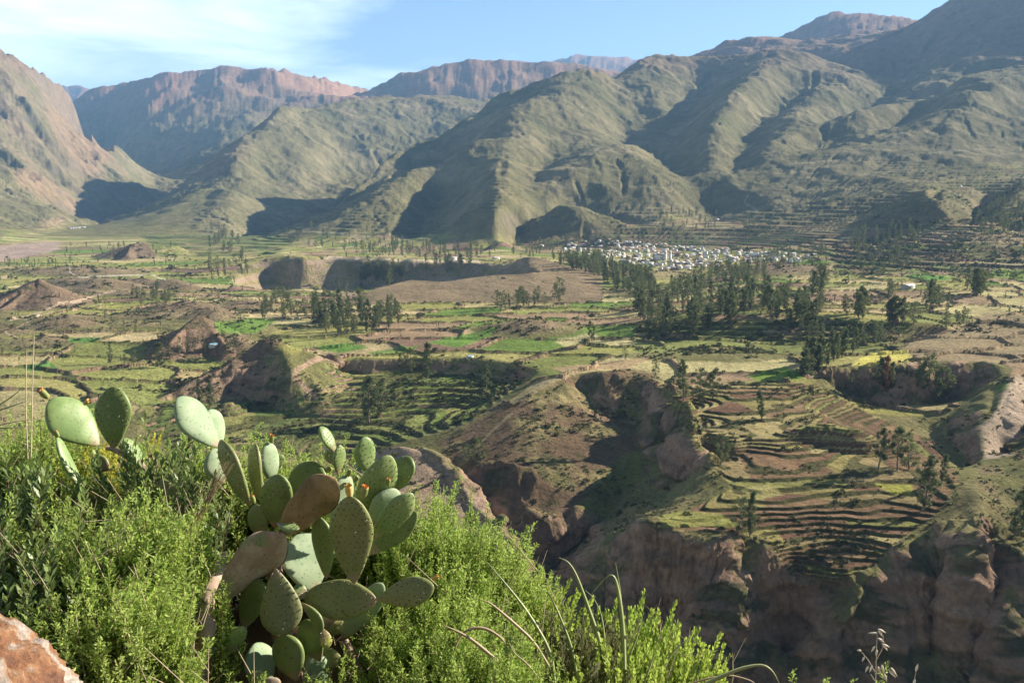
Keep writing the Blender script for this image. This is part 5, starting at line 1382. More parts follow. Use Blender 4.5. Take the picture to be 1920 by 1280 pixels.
pads_main = [
 # base, tip, visible width, turn, distances, skin
 (410, 838, 332, 746, 58, 42, 3.35, 3.30, 'pale', False, {'label': "whitish sunlit pad leaning left at the top of the cactus"}),
 (412, 842, 392, 768, 40, 48, 3.42, 3.40, 'pale', False, E),
 (420, 905, 398, 842, 46, 40, 3.38, 3.36, 'pale', False, E),
 (470, 950, 413, 824, 30, -62, 3.15, 3.20, 'olive', True, {'bend': .03}),
 (492, 948, 478, 830, 21, -66, 3.22, 3.25, 'olive', True, E),
 (510, 905, 500, 829, 34, 45, 3.40, 3.38, 'pale', False, {'fruit': [(509, 822, .034, 'r')]}),
 (520, 880, 528, 852, 18, 30, 3.50, 3.50, 'fresh', True, E),
 (515, 990, 524, 889, 64, -12, 3.08, 3.02, 'dark', True, E),
 (555, 960, 592, 866, 78, -15, 3.35, 3.40, 'dark', False, {'fruit': [(602, 880, .036, 'g'), (616, 880, .036, 'g')]}),
 (527, 1004, 626, 894, 84, 24, 3.00, 2.98, 'brown', False, {'wavy': .38, 'label': "brown scarred pad with a torn black edge"}),
 (630, 850, 599, 800, 21, 50, 3.40, 3.38, 'fresh', True, E),
 (629, 872, 612, 842, 18, -50, 3.42, 3.44, 'dark', True, E),
 (634, 890, 637, 834, 23, 45, 3.36, 3.36, 'fresh', True, E),
 (694, 890, 682, 819, 40, 35, 3.36, 3.34, 'fresh', True, E),
 (672, 985, 730, 853, 66, 32, 3.22, 3.20, 'fresh', True, {'label': "large sunlit pad covered in dark spine dots"}),
 (742, 920, 768, 855, 46, -22, 3.28, 3.30, 'dark', True, E),
 (630, 985, 648, 890, 46, 48, 3.25, 3.25, 'pale', False, {'fruit': [(655, 885, .032, 'g'), (668, 897, .030, 'g')]}),
 (664, 1094, 655, 930, 84, -6, 2.86, 2.84, 'olive', True, {'shape': 1.3, 'fruit': [(654, 919, .040, 'y'), (683, 921, .042, 'r')], 'label': "big dark upright pad with two orange flowered fruits"}),
 (700, 985, 738, 915, 50, 45, 3.20, 3.18, 'pale', False, {'fruit': [(728, 903, .03, 'r')]}),
 (698, 1010, 773, 924, 48, 35, 3.05, 3.05, 'fresh', True, E),
 (690, 1040, 782, 960, 50, -10, 3.12, 3.14, 'dark', True, E),
 (612, 1085, 597, 968, 42, -35, 3.02, 3.04, 'dark', False, E),
 (590, 1110, 560, 1000, 92, 33, 3.12, 3.16, 'pale', False, {'fruit': [(541, 1030, .034, 'g')]}),
 (600, 1060, 575, 1000, 60, 25, 3.16, 3.2, 'pale', False, E),
 (395, 1130, 532, 1000, 84, 38, 2.92, 2.98, 'pink', False, {'wavy': .22, 'label': "corky pinkish brown old pad bent over the trunk"}),
 (516, 1064, 532, 1192, 82, -4, 2.80, 2.76, 'spotted', True, {'shape': 1.6, 'label': "hanging pad with rusty orange spots"}),
 (706, 1125, 570, 1120, 78, -4, 2.88, 2.90, 'olive', True, {'shape': 1.05, 'label': "broad dark pad lying sideways"}),
 (702, 1124, 814, 1100, 58, -8, 2.84, 2.80, 'olive', True, {'shape': 1.6, 'fruit': [(817, 1082, .026, 'y')], 'label': "dark pad pointing right with a small yellow fruit"}),
 (640, 1200, 716, 1092, 52, 28, 3.05, 3.0, 'pale', False, E),
 (655, 1180, 600, 1150, 60, 10, 3.08, 3.06, 'olive', False, E),
 (562, 1128, 602, 1192, 19, -60, 2.82, 2.80, 'dark', False, {'bend': -.12}),
 (606, 1178, 614, 1215, 25, 10, 2.78, 2.76, 'yellow', True, {'label': "small yellow shrivelled pad"}),
 (421, 1228, 456, 1174, 32, 32, 2.72, 2.70, 'fresh', True, E),
 (555, 1275, 528, 1190, 62, -22, 2.80, 2.84, 'dark', False, E),
 (600, 1240, 572, 1160, 46, -30, 2.88, 2.9, 'dark', False, E),
 (505, 1290, 478, 1205, 60, 40, 2.82, 2.86, 'pale', False, E),
 (455, 1180, 488, 1085, 50, -20, 2.95, 2.98, 'dark', False, E),
 (420, 1330, 408, 1228, 58, -15, 2.85, 2.86, 'olive', True, E),
 (600, 1320, 590, 1225, 56, 25, 2.9, 2.92, 'pale', False, E),
 (640, 1300, 668, 1215, 50, -12, 3.0, 3.0, 'dark', True, E),
 (470, 1340, 520, 1270, 56, 20, 2.7, 2.7, 'pink', False, {'wavy': .15}),
 (560, 1240, 640, 1235, 46, -10, 2.95, 2.95, 'olive', False, E),
 (380, 1110, 355, 1028, 58, -18, 3.05, 3.08, 'dark', False, E),
 (493, 1010, 480, 945, 38, -25, 3.06, 3.08, 'olive', False, {'fruit': [(474, 935, .030, 'r'), (490, 953, .028, 'y')]}),
 (518, 980, 560, 992, 17, 50, 2.92, 2.88, 'fresh', True, E),
 (575, 1122, 552, 1098, 26, 20, 2.9, 2.9, 'fresh', True, E),
 (330, 985, 302, 898, 46, -25, 3.20, 3.22, 'olive', True, E)]
stems_main = [([(365, 1310, 2.70), (376, 1240, 2.68), (388, 1180, 2.68), (386, 1120, 2.74), (405, 1070, 2.86), (430, 1040, 2.95)], [.040, .036, .030, .026, .024, .02]),
              ([(690, 1290, 3.0), (665, 1240, 2.98), (645, 1200, 3.0)], [.020, .017, .016]),
              ([(560, 1320, 3.0), (540, 1240, 3.0), (520, 1150, 3.02), (515, 1060, 3.03), (510, 1000, 3.06)], [.045, .040, .035, .030, .025]),
              ([(540, 1200, 3.05), (620, 1160, 3.06), (660, 1090, 3.06), (680, 1000, 3.15)], [.030, .028, .022, .018])]
make_cactus(500, 1290, 3.0, pads_main, stems_main, "large prickly pear cactus with scarred pads and orange fruits among green bushes")
pads_left = [
 (186, 834, 93, 750, 76, 30, 3.45, 3.40, 'fresh', False, {'fruit': [(82, 738, .045, 'r'), (162, 754, .028, 'y')], 'label': "sunlit round pad with an orange flower at its tip"}),
 (214, 840, 214, 724, 64, -12, 3.40, 3.42, 'dark', True, {'shape': 1.3, 'label': "dark upright pad seen against the fields"}),
 (166, 932, 107, 818, 17, 62, 3.25, 3.28, 'fresh', False, {'fruit': [(107, 813, .024, 'r')]}),
 (272, 885, 232, 822, 24, 55, 3.48, 3.46, 'fresh', True, E),
 (206, 880, 172, 862, 34, -20, 3.5, 3.5, 'olive', False, E)]
stems_left = [([(235, 1010, 3.4), (285, 900, 3.46), (262, 868, 3.46), (230, 850, 3.44), (200, 838, 3.43)], [.022, .018, .014, .012, .010]),
              ([(250, 1020, 3.35), (210, 970, 3.3), (165, 930, 3.26)], [.02, .018, .012])]
make_cactus(245, 1010, 3.4, pads_left, stems_left, "smaller prickly pear at the left with one orange flower and a dark upright pad")
print("cactus", round(time.time() - T0, 1))

# ---------------------------------------------------------------- bushes made of leafy shoots
def shoot(kind, seed, Ln):
    """one upright shoot, foot at the origin -> stem tube, lower leaves, tip leaves"""
    r = np.random.default_rng(seed)
    n = 12; z = np.linspace(0, 1, n) * Ln
    curve = np.stack([.10 * Ln * np.sin(z / Ln * 2 + r.random() * 3) * r.uniform(-1, 1) * z / Ln, .10 * Ln * np.sin(z / Ln * 2.4 + r.random() * 3) * r.uniform(-1, 1) * z / Ln, z], 1)
    st = tube(curve, np.linspace(.0026, .0006, n), 3)
    LV = []; TV = []
    def at_(t): return np.array([np.interp(t * Ln, z, curve[:, i]) for i in range(3)])
    if kind == 'feather':
        nt = 40
        for i in range(nt):
            t = .16 + .84 * (i / nt) ** .9; p = at_(t); a = i * 2.4 + r.random()
            tl = (.036 * (1.05 - t) ** .5 + .005) * r.uniform(.7, 1.2)
            d = np.array([math.cos(a) * .55, math.sin(a) * .55, .85 + .3 * t]); d /= np.linalg.norm(d)
            nl = 4
            for j in range(nl):
                q = p + d * tl * (j + .6) / nl
                e = r.normal(size=3); e -= d * e.dot(d) * .3; e /= np.linalg.norm(e); dl = d * .75 + e * .75; dl /= np.linalg.norm(dl)
                ll = r.uniform(.012, .021) * (1.2 if t < .6 else .72)
                w = np.cross(dl, r.normal(size=3)); w /= np.linalg.norm(w); w *= ll * .18
                quad = [q, q + dl * ll * .5 + w, q + dl * ll, q + dl * ll * .5 - w]
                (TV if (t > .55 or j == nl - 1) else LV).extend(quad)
            if t < .65 and r.random() < .5:            # larger stem leaf
                dl = np.array([math.cos(a), math.sin(a), .15]); ll = r.uniform(.03, .05); w = np.cross(dl, [0, 0, 1]) * ll * .12
                LV.extend([p, p + dl * ll * .5 + w, p + dl * ll + np.array([0, 0, -.006]), p + dl * ll * .5 - w])
    elif kind == 'broad':
        for i in range(34):
            t = .2 + .8 * i / 34; p = at_(t); a = i * 2.4 + r.random() * .6
            el = .25 + .9 * t; d = np.array([math.cos(a) * math.cos(el), math.sin(a) * math.cos(el), math.sin(el)])
            ll = r.uniform(.035, .055) * (1.1 - .45 * t); w = np.cross(d, [0, 0, 1]); w /= np.linalg.norm(w) + 1e-9; w *= ll * .15
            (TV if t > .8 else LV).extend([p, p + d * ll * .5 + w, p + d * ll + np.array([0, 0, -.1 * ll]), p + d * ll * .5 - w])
    else:                                               # small oblong leaves in bright tufts
        for i in range(70):
            t = .25 + .75 * i / 70; a = i * 2.4 + r.random(); p = at_(t) + np.array([math.cos(a * 1.7), math.sin(a * 1.7), 0]) * .018 * (1.1 - t) * r.random()
            el = .5 + .7 * t; d = np.array([math.cos(a) * math.cos(el), math.sin(a) * math.cos(el), math.sin(el)])
            ll = r.uniform(.013, .021); w = np.cross(d, r.normal(size=3)); w /= np.linalg.norm(w) + 1e-9; w *= ll * .25
            (TV if t > .55 else LV).extend([p, p + d * ll * .55 + w, p + d * ll, p + d * ll * .55 - w])
    L4 = np.array(LV, np.float32).reshape(-1, 3) if LV else np.zeros((0, 3), np.float32); T4 = np.array(TV, np.float32).reshape(-1, 3)
    return st, L4, T4
SH = {k: [shoot(k, 40 + i * 3 + len(k), 1.0 * l_) for i, l_ in enumerate((.30, .36, .42, .33, .38, .28))] for k in ('feather', 'broad', 'tuft')}
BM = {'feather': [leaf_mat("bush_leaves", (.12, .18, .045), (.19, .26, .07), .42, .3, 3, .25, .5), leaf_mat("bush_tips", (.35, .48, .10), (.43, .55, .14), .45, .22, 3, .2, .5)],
      'broad': [leaf_mat("broad_leaves", (.12, .18, .055), (.18, .25, .09), .35, .3, 3, .35, .4), leaf_mat("broad_tips", (.20, .29, .08), (.26, .34, .11), .4, .2, 3, .3, .4)],
      'tuft': [leaf_mat("tuft_leaves", (.20, .29, .05), (.28, .37, .07), .42, .3, 3, .25, .45), leaf_mat("tuft_tips", (.33, .46, .08), (.44, .54, .11), .48, .2, 3, .2, .45)],
      'yellow': [leaf_mat("yellow_leaves", (.22, .26, .04), (.32, .33, .05), .45, .3, 3, .25, .45), leaf_mat("yellow_tips", (.46, .46, .06), (.56, .52, .08), .48, .2, 3, .2, .45)],
      'grey': [leaf_mat("grey_leaves", (.12, .14, .06), (.17, .18, .08), .3, .3, 3, .1, .6), leaf_mat("grey_tips", (.18, .20, .09), (.24, .24, .12), .3, .25, 3, .1, .6)]}
stem_m = plain_mat("bush_stem", (.16, .13, .06), (.22, .15, .08), .8, 20)
straw_b = plain_mat("dead_twig", (.38, .29, .20), (.52, .43, .31), .9, 20)
# bushes: column, row of the crown's middle, distance, radius (m), kind, colour, shoots, label
BUSH = [
 (-60, 870, 3.9, .42, 'feather', 'feather', 420, "feathery green bush cut by the left edge of the photo, farthest back"),
 (60, 850, 3.7, .36, 'feather', 'feather', 430, "upright feathery bush at the far left below the thin dry stalks"),
 (205, 905, 3.75, .33, 'tuft', 'yellow', 380, "yellow green bush behind the smaller prickly pear"),
 (290, 905, 3.3, .30, 'broad', 'broad', 300, "dark leafy bush between the two cacti"),
 (10, 960, 3.0, .34, 'broad', 'broad', 330, "broad leaved dark green bush at the left edge"),
 (120, 1000, 2.95, .30, 'feather', 'feather', 380, "lime tipped bush below the narrow tilted pad"),
 (235, 1040, 2.8, .31, 'feather', 'feather', 430, "dense lime tipped bush left of the cactus trunk"),
 (292, 1005, 2.75, .22, 'feather', 'feather', 260, "feathery bush whose tips reach the scarred pads"),
 (60, 1090, 2.5, .28, 'broad', 'broad', 300, "leafy dark bush just above the rusty white rock"),
 (180, 1180, 2.3, .28, 'feather', 'feather', 420, "bright bush beside the rusty white rock"),
 (262, 1195, 2.35, .20, 'feather', 'feather', 400, "bright bush at the foot of the cactus trunk"),
 (340, 880, 3.7, .30, 'feather', 'feather', 300, "bush behind the whitish leaning pad"),
 (450, 880, 3.75, .34, 'feather', 'feather', 330, "tall shoots rising behind the narrow upright pads"),
 (590, 900, 3.9, .32, 'feather', 'feather', 260, "bush showing between the pads at the top of the cactus"),
 (770, 985, 3.7, .38, 'feather', 'feather', 560, "feathery bush right behind the big dotted pad"),
 (860, 1050, 3.5, .38, 'feather', 'feather', 600, "large lime bush in front of the pink hill"),
 (930, 1100, 3.6, .32, 'feather', 'feather', 460, "pointed lime shoots above the dark ravine"),
 (800, 1140, 3.3, .32, 'feather', 'feather', 520, "bush under the pad that points right"),
 (840, 1200, 2.9, .36, 'feather', 'feather', 560, "dense bush at the bottom right of the cactus"),
 (765, 1275, 2.8, .20, 'feather', 'feather', 300, "low bush at the bottom edge under the cactus"),
 (900, 1290, 2.6, .32, 'feather', 'feather', 420, "bush at the bottom edge below the curled dry leaves"),
 (1000, 1160, 3.5, .28, 'tuft', 'tuft', 420, "bright small leaved bush left of the strap leaves"),
 (1075, 1250, 3.1, .34, 'tuft', 'grey', 620, "dull grey green fine leaved bush around the strap leaves"),
 (1180, 1215, 3.4, .28, 'tuft', 'tuft', 420, "bright tufted bush right of the strap leaves"),
 (1275, 1245, 3.3, .24, 'tuft', 'tuft', 380, "rightmost bright tufted bush on the cliff edge"),
 (1190, 1300, 2.9, .28, 'tuft', 'tuft', 360, "bright tufted bush at the bottom edge of the photo"),
 (455, 1330, 2.5, .12, 'feather', 'feather', 150, "small feathery shoots in front of the cactus foot"),
 (620, 1335, 2.6, .13, 'feather', 'feather', 150, "small feathery shoots under the hanging pads"),
 (420, 1120, 2.72, .07, 'feather', 'feather', 26, "single feathery shoot in front of the old corky pad")]
rb = np.random.default_rng(77)
tot = 0
for bi, (px, py, Yc, rad, kind, colr, ns, label) in enumerate(BUSH):
    c = at(px, py, Yc); tot += ns
    root = link("bush", None, None, label=label, category="bush")
    gzc = hz_at(c[0], c[1]); root.location = (c[0], c[1], gzc)
    SV, SQ, LVs, TVs = [], [], [], []; so = 0
    ns = int(ns * .46)
    for k in range(ns):
        rr = rad * math.sqrt(rb.random()); a = rb.uniform(0, 6.283)
        dx, dy = rr * math.cos(a), rr * math.sin(a)
        dome = .55 * rad * math.sqrt(max(0, 1 - (rr / rad) ** 2)) - .30 * rad
        st, L4, T4 = SH[kind][rb.integers(6)]
        lean = np.array([dx, dy]) / rad * .38 + rb.normal(size=2) * .13 + np.array([.05, 0])
        sc = rb.uniform(.9, 1.6)
        tipz = c[2] + dome + .07 + .05 * math.sin(dx * 31 + bi) * math.sin(dy * 27 + bi * 2) + rb.normal() * .045 - rb.random() ** 1.4 * .30
        H_ = st[0][:, 2].max() * sc
        zz = rb.uniform(0, 6.283); ca_, sa_ = math.cos(zz), math.sin(zz)
        up = np.array([lean[0], lean[1], 1.0]); up /= np.linalg.norm(up)
        e1 = np.cross(up, [sa_, ca_, 0]); e1 /= np.linalg.norm(e1); e2 = np.cross(up, e1)
        M = np.stack([e1, e2, up]) * sc
        foot = np.array([c[0] + dx, c[1] + dy, tipz]) - up * H_
        base_ = np.array([c[0], c[1], gzc])
        SV.append(st[0] @ M + foot - base_); SQ.append(st[1] + so); so += len(st[0])
        if len(L4): LVs.append(L4 @ M + foot - base_)
        TVs.append(T4 @ M + foot - base_)
        if k % 12 == 0:                          # woody stems down to the soil
            p0 = np.array([rb.normal() * rad * .25, rb.normal() * rad * .25, 0]); p1 = foot - base_
            V, Q = tube([p0, (p0 + p1) / 2 + rb.normal(size=3) * .03, p1], [.007, .005, .003], 4)
            SV.append(V); SQ.append(Q + so); so += len(V)
    dv_ = []; do_ = 0; dq_ = []
    for k in range(9 if ns > 40 else 0):
        a = rb.uniform(0, 6.283); rr = rad * math.sqrt(rb.random()); x0_, y0_ = rr * math.cos(a), rr * math.sin(a)
        zt_ = c[2] - gzc + rb.uniform(-.05, .16)
        V, Q = tube([(x0_, y0_, zt_ - .45), (x0_ + rb.normal() * .03, y0_ + rb.normal() * .03, zt_ - .2), (x0_ + rb.normal() * .09, y0_ + rb.normal() * .09, zt_)], [.0030, .0022, .0010], 4)
        dv_.append(V); dq_.append(Q + do_); do_ += len(V)
        for _ in range(3):
            p0_ = V[-4:].mean(0) - np.array([0, 0, rb.uniform(.03, .16)]); V2_, Q2_ = tube([p0_, p0_ + np.array([rb.normal() * .05, rb.normal() * .05, rb.uniform(.03, .08)])], [.0013, .0006], 3)
            dv_.append(V2_); dq_.append(Q2_ + do_); do_ += len(V2_)
    if dv_: link("dry_twigs", mesh_np("dry_twigs", np.concatenate(dv_), [np.concatenate(dq_)], straw_b, True), root)
    V = np.concatenate(SV); link("stems", mesh_np("stems", V, [np.concatenate(SQ)], stem_m, True), root)
    LA = np.concatenate(LVs) if LVs else np.zeros((0, 3)); TA = np.concatenate(TVs)
    V = np.concatenate([LA, TA]); Q = np.arange(len(V), dtype=np.int32).reshape(-1, 4)
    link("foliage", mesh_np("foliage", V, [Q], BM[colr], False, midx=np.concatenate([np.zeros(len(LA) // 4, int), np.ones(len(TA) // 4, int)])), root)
print("bushes", len(BUSH), tot, round(time.time() - T0, 1))

# ---------------------------------------------------------------- strap leaves, dry stalks, wild oats, rock
blade_g = leaf_mat("strap_green", (.30, .36, .16), (.40, .43, .22), .25, .1, 5, .4, .4)
blade_d = leaf_mat("strap_dry", (.42, .32, .20), (.52, .42, .28), .25, .1, 5, .3, .6)
straw_m = plain_mat("dry_straw", (.60, .50, .33), (.70, .60, .42), .7, 20)
def ribbon(pts, wid, fold=.35):
    P = np.array([at(*q[:3]) for q in pts]); t = np.linspace(0, 1, len(P)); tt = np.linspace(0, 1, 26)
    PP = np.stack([np.interp(tt, t, P[:, i]) for i in range(3)], 1)
    for _ in range(5): PP[1:-1] = (PP[:-2] + 2 * PP[1:-1] + PP[2:]) / 4
    W = np.interp(tt, np.linspace(0, 1, len(wid)), wid)
    tg = np.gradient(PP, axis=0); tg /= np.linalg.norm(tg, axis=1)[:, None]
    vw = PP / np.linalg.norm(PP, axis=1)[:, None]
    sd = np.cross(tg, vw); sd /= np.linalg.norm(sd, axis=1)[:, None] + 1e-9
    nn = np.cross(sd, tg)
    A = PP - sd * W[:, None] / 2 + nn * (W * fold)[:, None]; C_ = PP + sd * W[:, None] / 2 + nn * (W * fold)[:, None]
    B_ = PP; D_ = PP - nn * .0012
    V = np.stack([A, B_, C_, D_], 1).reshape(-1, 3)
    Q = []
    for i in range(25):
        for a, b in ((0, 1), (1, 2), (2, 3), (3, 0)): Q.append((i * 4 + a, i * 4 + b, (i + 1) * 4 + b, (i + 1) * 4 + a))
    return V, np.array(Q, np.int32)
def strap_plant(label, name, blades, org, cat):
    O = at(*org); root = link(name, None, None, label=label, category=cat); root.location = tuple(O)
    for pts, wid, m, lab in blades:
        V, Q = ribbon(pts, [w * .8 * org[2] / FPX for w in wid], .2)
        o = link("leaf", mesh_np("leaf", V - O, [Q], m, True), root)
        if lab: o["label"] = lab
strap_plant("plant with long green strap leaves curling brown at the tips, above the dark ravine", "strap_leaf_plant", [
 ([(1150, 1330, 2.95), (1128, 1210, 2.98), (1100, 1130, 3.0), (1080, 1075, 3.0), (1066, 1052, 3.0), (1048, 1045, 3.0)], [12, 11, 8, 4, 1.5], blade_g, None),
 ([(1170, 1330, 2.95), (1170, 1200, 2.95), (1163, 1130, 2.95), (1155, 1085, 2.95), (1147, 1075, 2.95), (1132, 1085, 2.95), (1110, 1112, 2.95)], [13, 13, 10, 6, 2, 1], blade_g, "strap leaf bent sharply at the top"),
 ([(1172, 1260, 3.0), (1168, 1160, 3.0), (1162, 1100, 3.0), (1154, 1054, 3.0)], [5, 4, 3, 1], blade_g, None),
 ([(1090, 1330, 2.9), (1075, 1220, 2.92), (1048, 1150, 2.95), (1030, 1112, 2.95), (1015, 1104, 2.95)], [9, 8, 6, 3, 1], blade_g, None),
 ([(1140, 1320, 3.0), (1135, 1210, 3.0), (1128, 1150, 3.0), (1112, 1118, 3.0), (1097, 1106, 3.0)], [6, 6, 4, 2, 1], blade_g, None),
 ([(1042, 1330, 2.8), (1038, 1240, 2.82), (1022, 1200, 2.84), (985, 1140, 2.86), (945, 1090, 2.88), (912, 1052, 2.9)], [6, 8, 9, 7, 4, 1], blade_g, None),
 ([(1225, 1300, 2.95), (1238, 1260, 2.95), (1262, 1220, 2.95), (1295, 1192, 2.95)], [10, 9, 5, 1], blade_g, None),
 ([(1205, 1290, 2.95), (1218, 1250, 2.95), (1235, 1205, 2.95)], [6, 5, 1], blade_g, None),
 ([(1175, 1240, 2.98), (1192, 1200, 2.98), (1205, 1160, 2.98)], [6, 5, 1], blade_g, None)], (1130, 1320, 2.95), "plant")
strap_plant("tangle of curled dry tan leaves in front of the lime bush", "dry_leaf_plant", [
 ([(1030, 1250, 2.7), (1000, 1200, 2.7), (955, 1160, 2.7), (920, 1130, 2.7), (902, 1124, 2.7)], [7, 8, 8, 5, 2], blade_d, None),
 ([(935, 1240, 2.6), (905, 1215, 2.6), (880, 1195, 2.6), (855, 1182, 2.6), (832, 1172, 2.6)], [8, 9, 8, 6, 2], blade_d, None),
 ([(850, 1225, 2.62), (862, 1190, 2.62), (885, 1175, 2.62), (915, 1178, 2.62), (940, 1195, 2.62), (948, 1206, 2.62)], [3, 6, 8, 8, 6, 2], blade_d, None),
 ([(1010, 1270, 2.6), (985, 1240, 2.6), (965, 1225, 2.6), (955, 1205, 2.6)], [4, 4, 3, 1], blade_d, None)], (960, 1290, 2.6), "plant")
strap_plant("arching dry leaves at the bottom edge right of the bushes", "dry_leaf_plant", [
 ([(1290, 1300, 2.4), (1340, 1272, 2.4), (1395, 1250, 2.4), (1432, 1244, 2.4), (1450, 1258, 2.4), (1462, 1282, 2.4)], [8, 10, 9, 6, 4, 1], blade_g, None),
 ([(1270, 1290, 2.45), (1320, 1272, 2.45), (1370, 1264, 2.45), (1410, 1275, 2.45), (1425, 1290, 2.45)], [2, 5, 4, 3, 1], blade_d, None)], (1290, 1310, 2.4), "plant")
strap_plant("pale stiff grass blades entering at the left edge above the bushes", "grass_tuft", [
 ([(-60, 800, 2.6), (-10, 765, 2.6), (25, 742, 2.6), (45, 724, 2.6)], [5, 4, 3, 1], blade_g, None),
 ([(-60, 790, 2.6), (-5, 770, 2.6), (25, 760, 2.6), (50, 752, 2.6)], [6, 5, 3, 1], blade_g, None),
 ([(-60, 812, 2.6), (0, 796, 2.6), (40, 788, 2.6), (65, 786, 2.6)], [4, 4, 2, 1], blade_d, None),
 ([(-60, 806, 2.6), (0, 802, 2.6), (50, 800, 2.6)], [5, 4, 1], blade_g, None)], (-60, 830, 2.6), "grass")
# thin dry stalks, a dry brown spray, wild oats
def stalks(name, label, lines, org, cat, m, rad=.0016, part="stalk"):
    O = at(*org); root = link(name, None, None, label=label, category=cat); root.location = tuple(O)
    for pts in lines:
        P = np.array([at(*q) for q in pts]); t = np.linspace(0, 1, len(P)); tt = np.linspace(0, 1, 16); PP = np.stack([np.interp(tt, t, P[:, i]) for i in range(3)], 1)
        for _ in range(3): PP[1:-1] = (PP[:-2] + 2 * PP[1:-1] + PP[2:]) / 4
        V, Q = tube(PP, np.linspace(rad, rad * .5, 16), 4); link(part, mesh_np(part, V - O, [Q], m, True), root)
    return root, O
stalks("dry_stalk", "two thin pale dry stalks rising at the far left against the fields", [[(58, 860, 3.5), (60, 760, 3.5), (62, 680, 3.5), (64, 628, 3.5)], [(52, 860, 3.5), (48, 760, 3.5), (49, 700, 3.5), (50, 655, 3.5)]], (56, 880, 3.5), "stalk", straw_m, .0030)
rd = random.Random(9)
stalks("dry_grass", "wispy brown dry grass spray in front of the bushes left of the cactus", [[(345 + rd.uniform(-6, 6), 1010 + rd.uniform(-15, 15), 2.8), (385 + rd.uniform(-8, 8), 950 + rd.uniform(-8, 8), 2.85), (430 + rd.uniform(-18, 10), 872 + rd.uniform(-10, 25), 2.9)] for _ in range(26)], (345, 1030, 2.8), "grass", plain_mat("brown_straw", (.36, .26, .15), (.46, .34, .2), .8, 20), .0011)
ro, O = stalks("wild_oat", "dry wild oat with drooping pale spikelets at the bottom right", [[(1640, 1330, 2.0), (1642, 1270, 2.0), (1643, 1225, 2.0), (1645, 1182, 2.0)], [(1640, 1258, 2.0), (1628, 1236, 2.0), (1614, 1220, 2.0)], [(1641, 1240, 2.0), (1655, 1215, 2.0), (1656, 1190, 2.0)],
                               [(1640, 1262, 2.0), (1658, 1262, 2.0), (1668, 1252, 2.0)], [(1640, 1275, 2.0), (1632, 1262, 2.0)], [(1641, 1262, 2.0), (1650, 1250, 2.0), (1654, 1256, 2.0)]], (1640, 1340, 2.0), "grass", straw_m, .0009)
oat_m = plain_mat("oat_husk", (.80, .72, .52), (.88, .82, .66), .5, 60)
def spikelet(a, b, w, O, root, Yd):
    A, B = at(*a, Yd), at(*b, Yd); d = B - A; L_ = np.linalg.norm(d); d /= L_
    th = np.arange(6) * math.pi / 3; e = np.cross(d, [0, 1, 0]); e /= np.linalg.norm(e); f = np.cross(d, e)
    V = np.concatenate([A + d * L_ * u_ + r_ * w * (np.cos(th)[:, None] * e + np.sin(th)[:, None] * f) for u_, r_ in ((0, .1), (.2, .8), (.4, 1), (.65, .7), (.85, .3), (1, .03))])
    Q = np.array([(i * 6 + j, i * 6 + (j + 1) % 6, (i + 1) * 6 + (j + 1) % 6, (i + 1) * 6 + j) for i in range(5) for j in range(6)], np.int32)
    link("spikelet", mesh_np("spikelet", V - O, [Q], oat_m, True), root)
for a, b in (((1645, 1186), (1627, 1186)), ((1646, 1178), (1662, 1186)), ((1647, 1180), (1655, 1193)), ((1646, 1195), (1659, 1204)), ((1653, 1206), (1669, 1213)), ((1655, 1207), (1665, 1220)), ((1641, 1210), (1633, 1222)), ((1644, 1216), (1643, 1232)),
             ((1615, 1219), (1606, 1218)), ((1621, 1230), (1616, 1240)), ((1628, 1248), (1622, 1260)), ((1653, 1245), (1658, 1262)), ((1646, 1248), (1652, 1263)), ((1670, 1250), (1683, 1268)), ((1667, 1256), (1680, 1270)), ((1658, 1262), (1663, 1278)), ((1636, 1246), (1630, 1260))):
    spikelet(a, b, .0030, O, ro, 2.0)
ro, O = stalks("wild_oat", "single dry oat stalk with one husk at the bottom right edge", [[(1708, 1320, 2.0), (1713, 1280, 2.0), (1718, 1255, 2.0)]], (1706, 1330, 2.0), "grass", straw_m, .0009)
spikelet((1717, 1258), (1721, 1243), .0036, O, ro, 2.0); spikelet((1713, 1282), (1716, 1271), .0036, O, ro, 2.0)
for k, (px, py) in enumerate(((1496, 1266), (1557, 1264), (1586, 1274), (1643, 1238))):
    lab = ("leftmost of the small green shoot tips poking up at the bottom right", "second small green shoot tip from the left at the bottom right", "lowest small green shoot tip at the bottom right", "green shoot tip standing behind the wild oat")[k]
    c = at(px, py, 2.3); st, L4, T4 = SH['feather'][k]
    root = link("green_shoot", None, None, label=lab, category="plant"); H_ = st[0][:, 2].max()
    f_ = c - np.array([0, 0, H_]); root.location = tuple(f_)
    link("stem", mesh_np("stem", st[0], [st[1]], stem_m, True), root); V = np.concatenate([L4, T4])
    link("foliage", mesh_np("foliage", V, [np.arange(len(V)).reshape(-1, 4)], BM['feather'], midx=np.concatenate([np.zeros(len(L4) // 4, int), np.ones(len(T4) // 4, int)])), root)
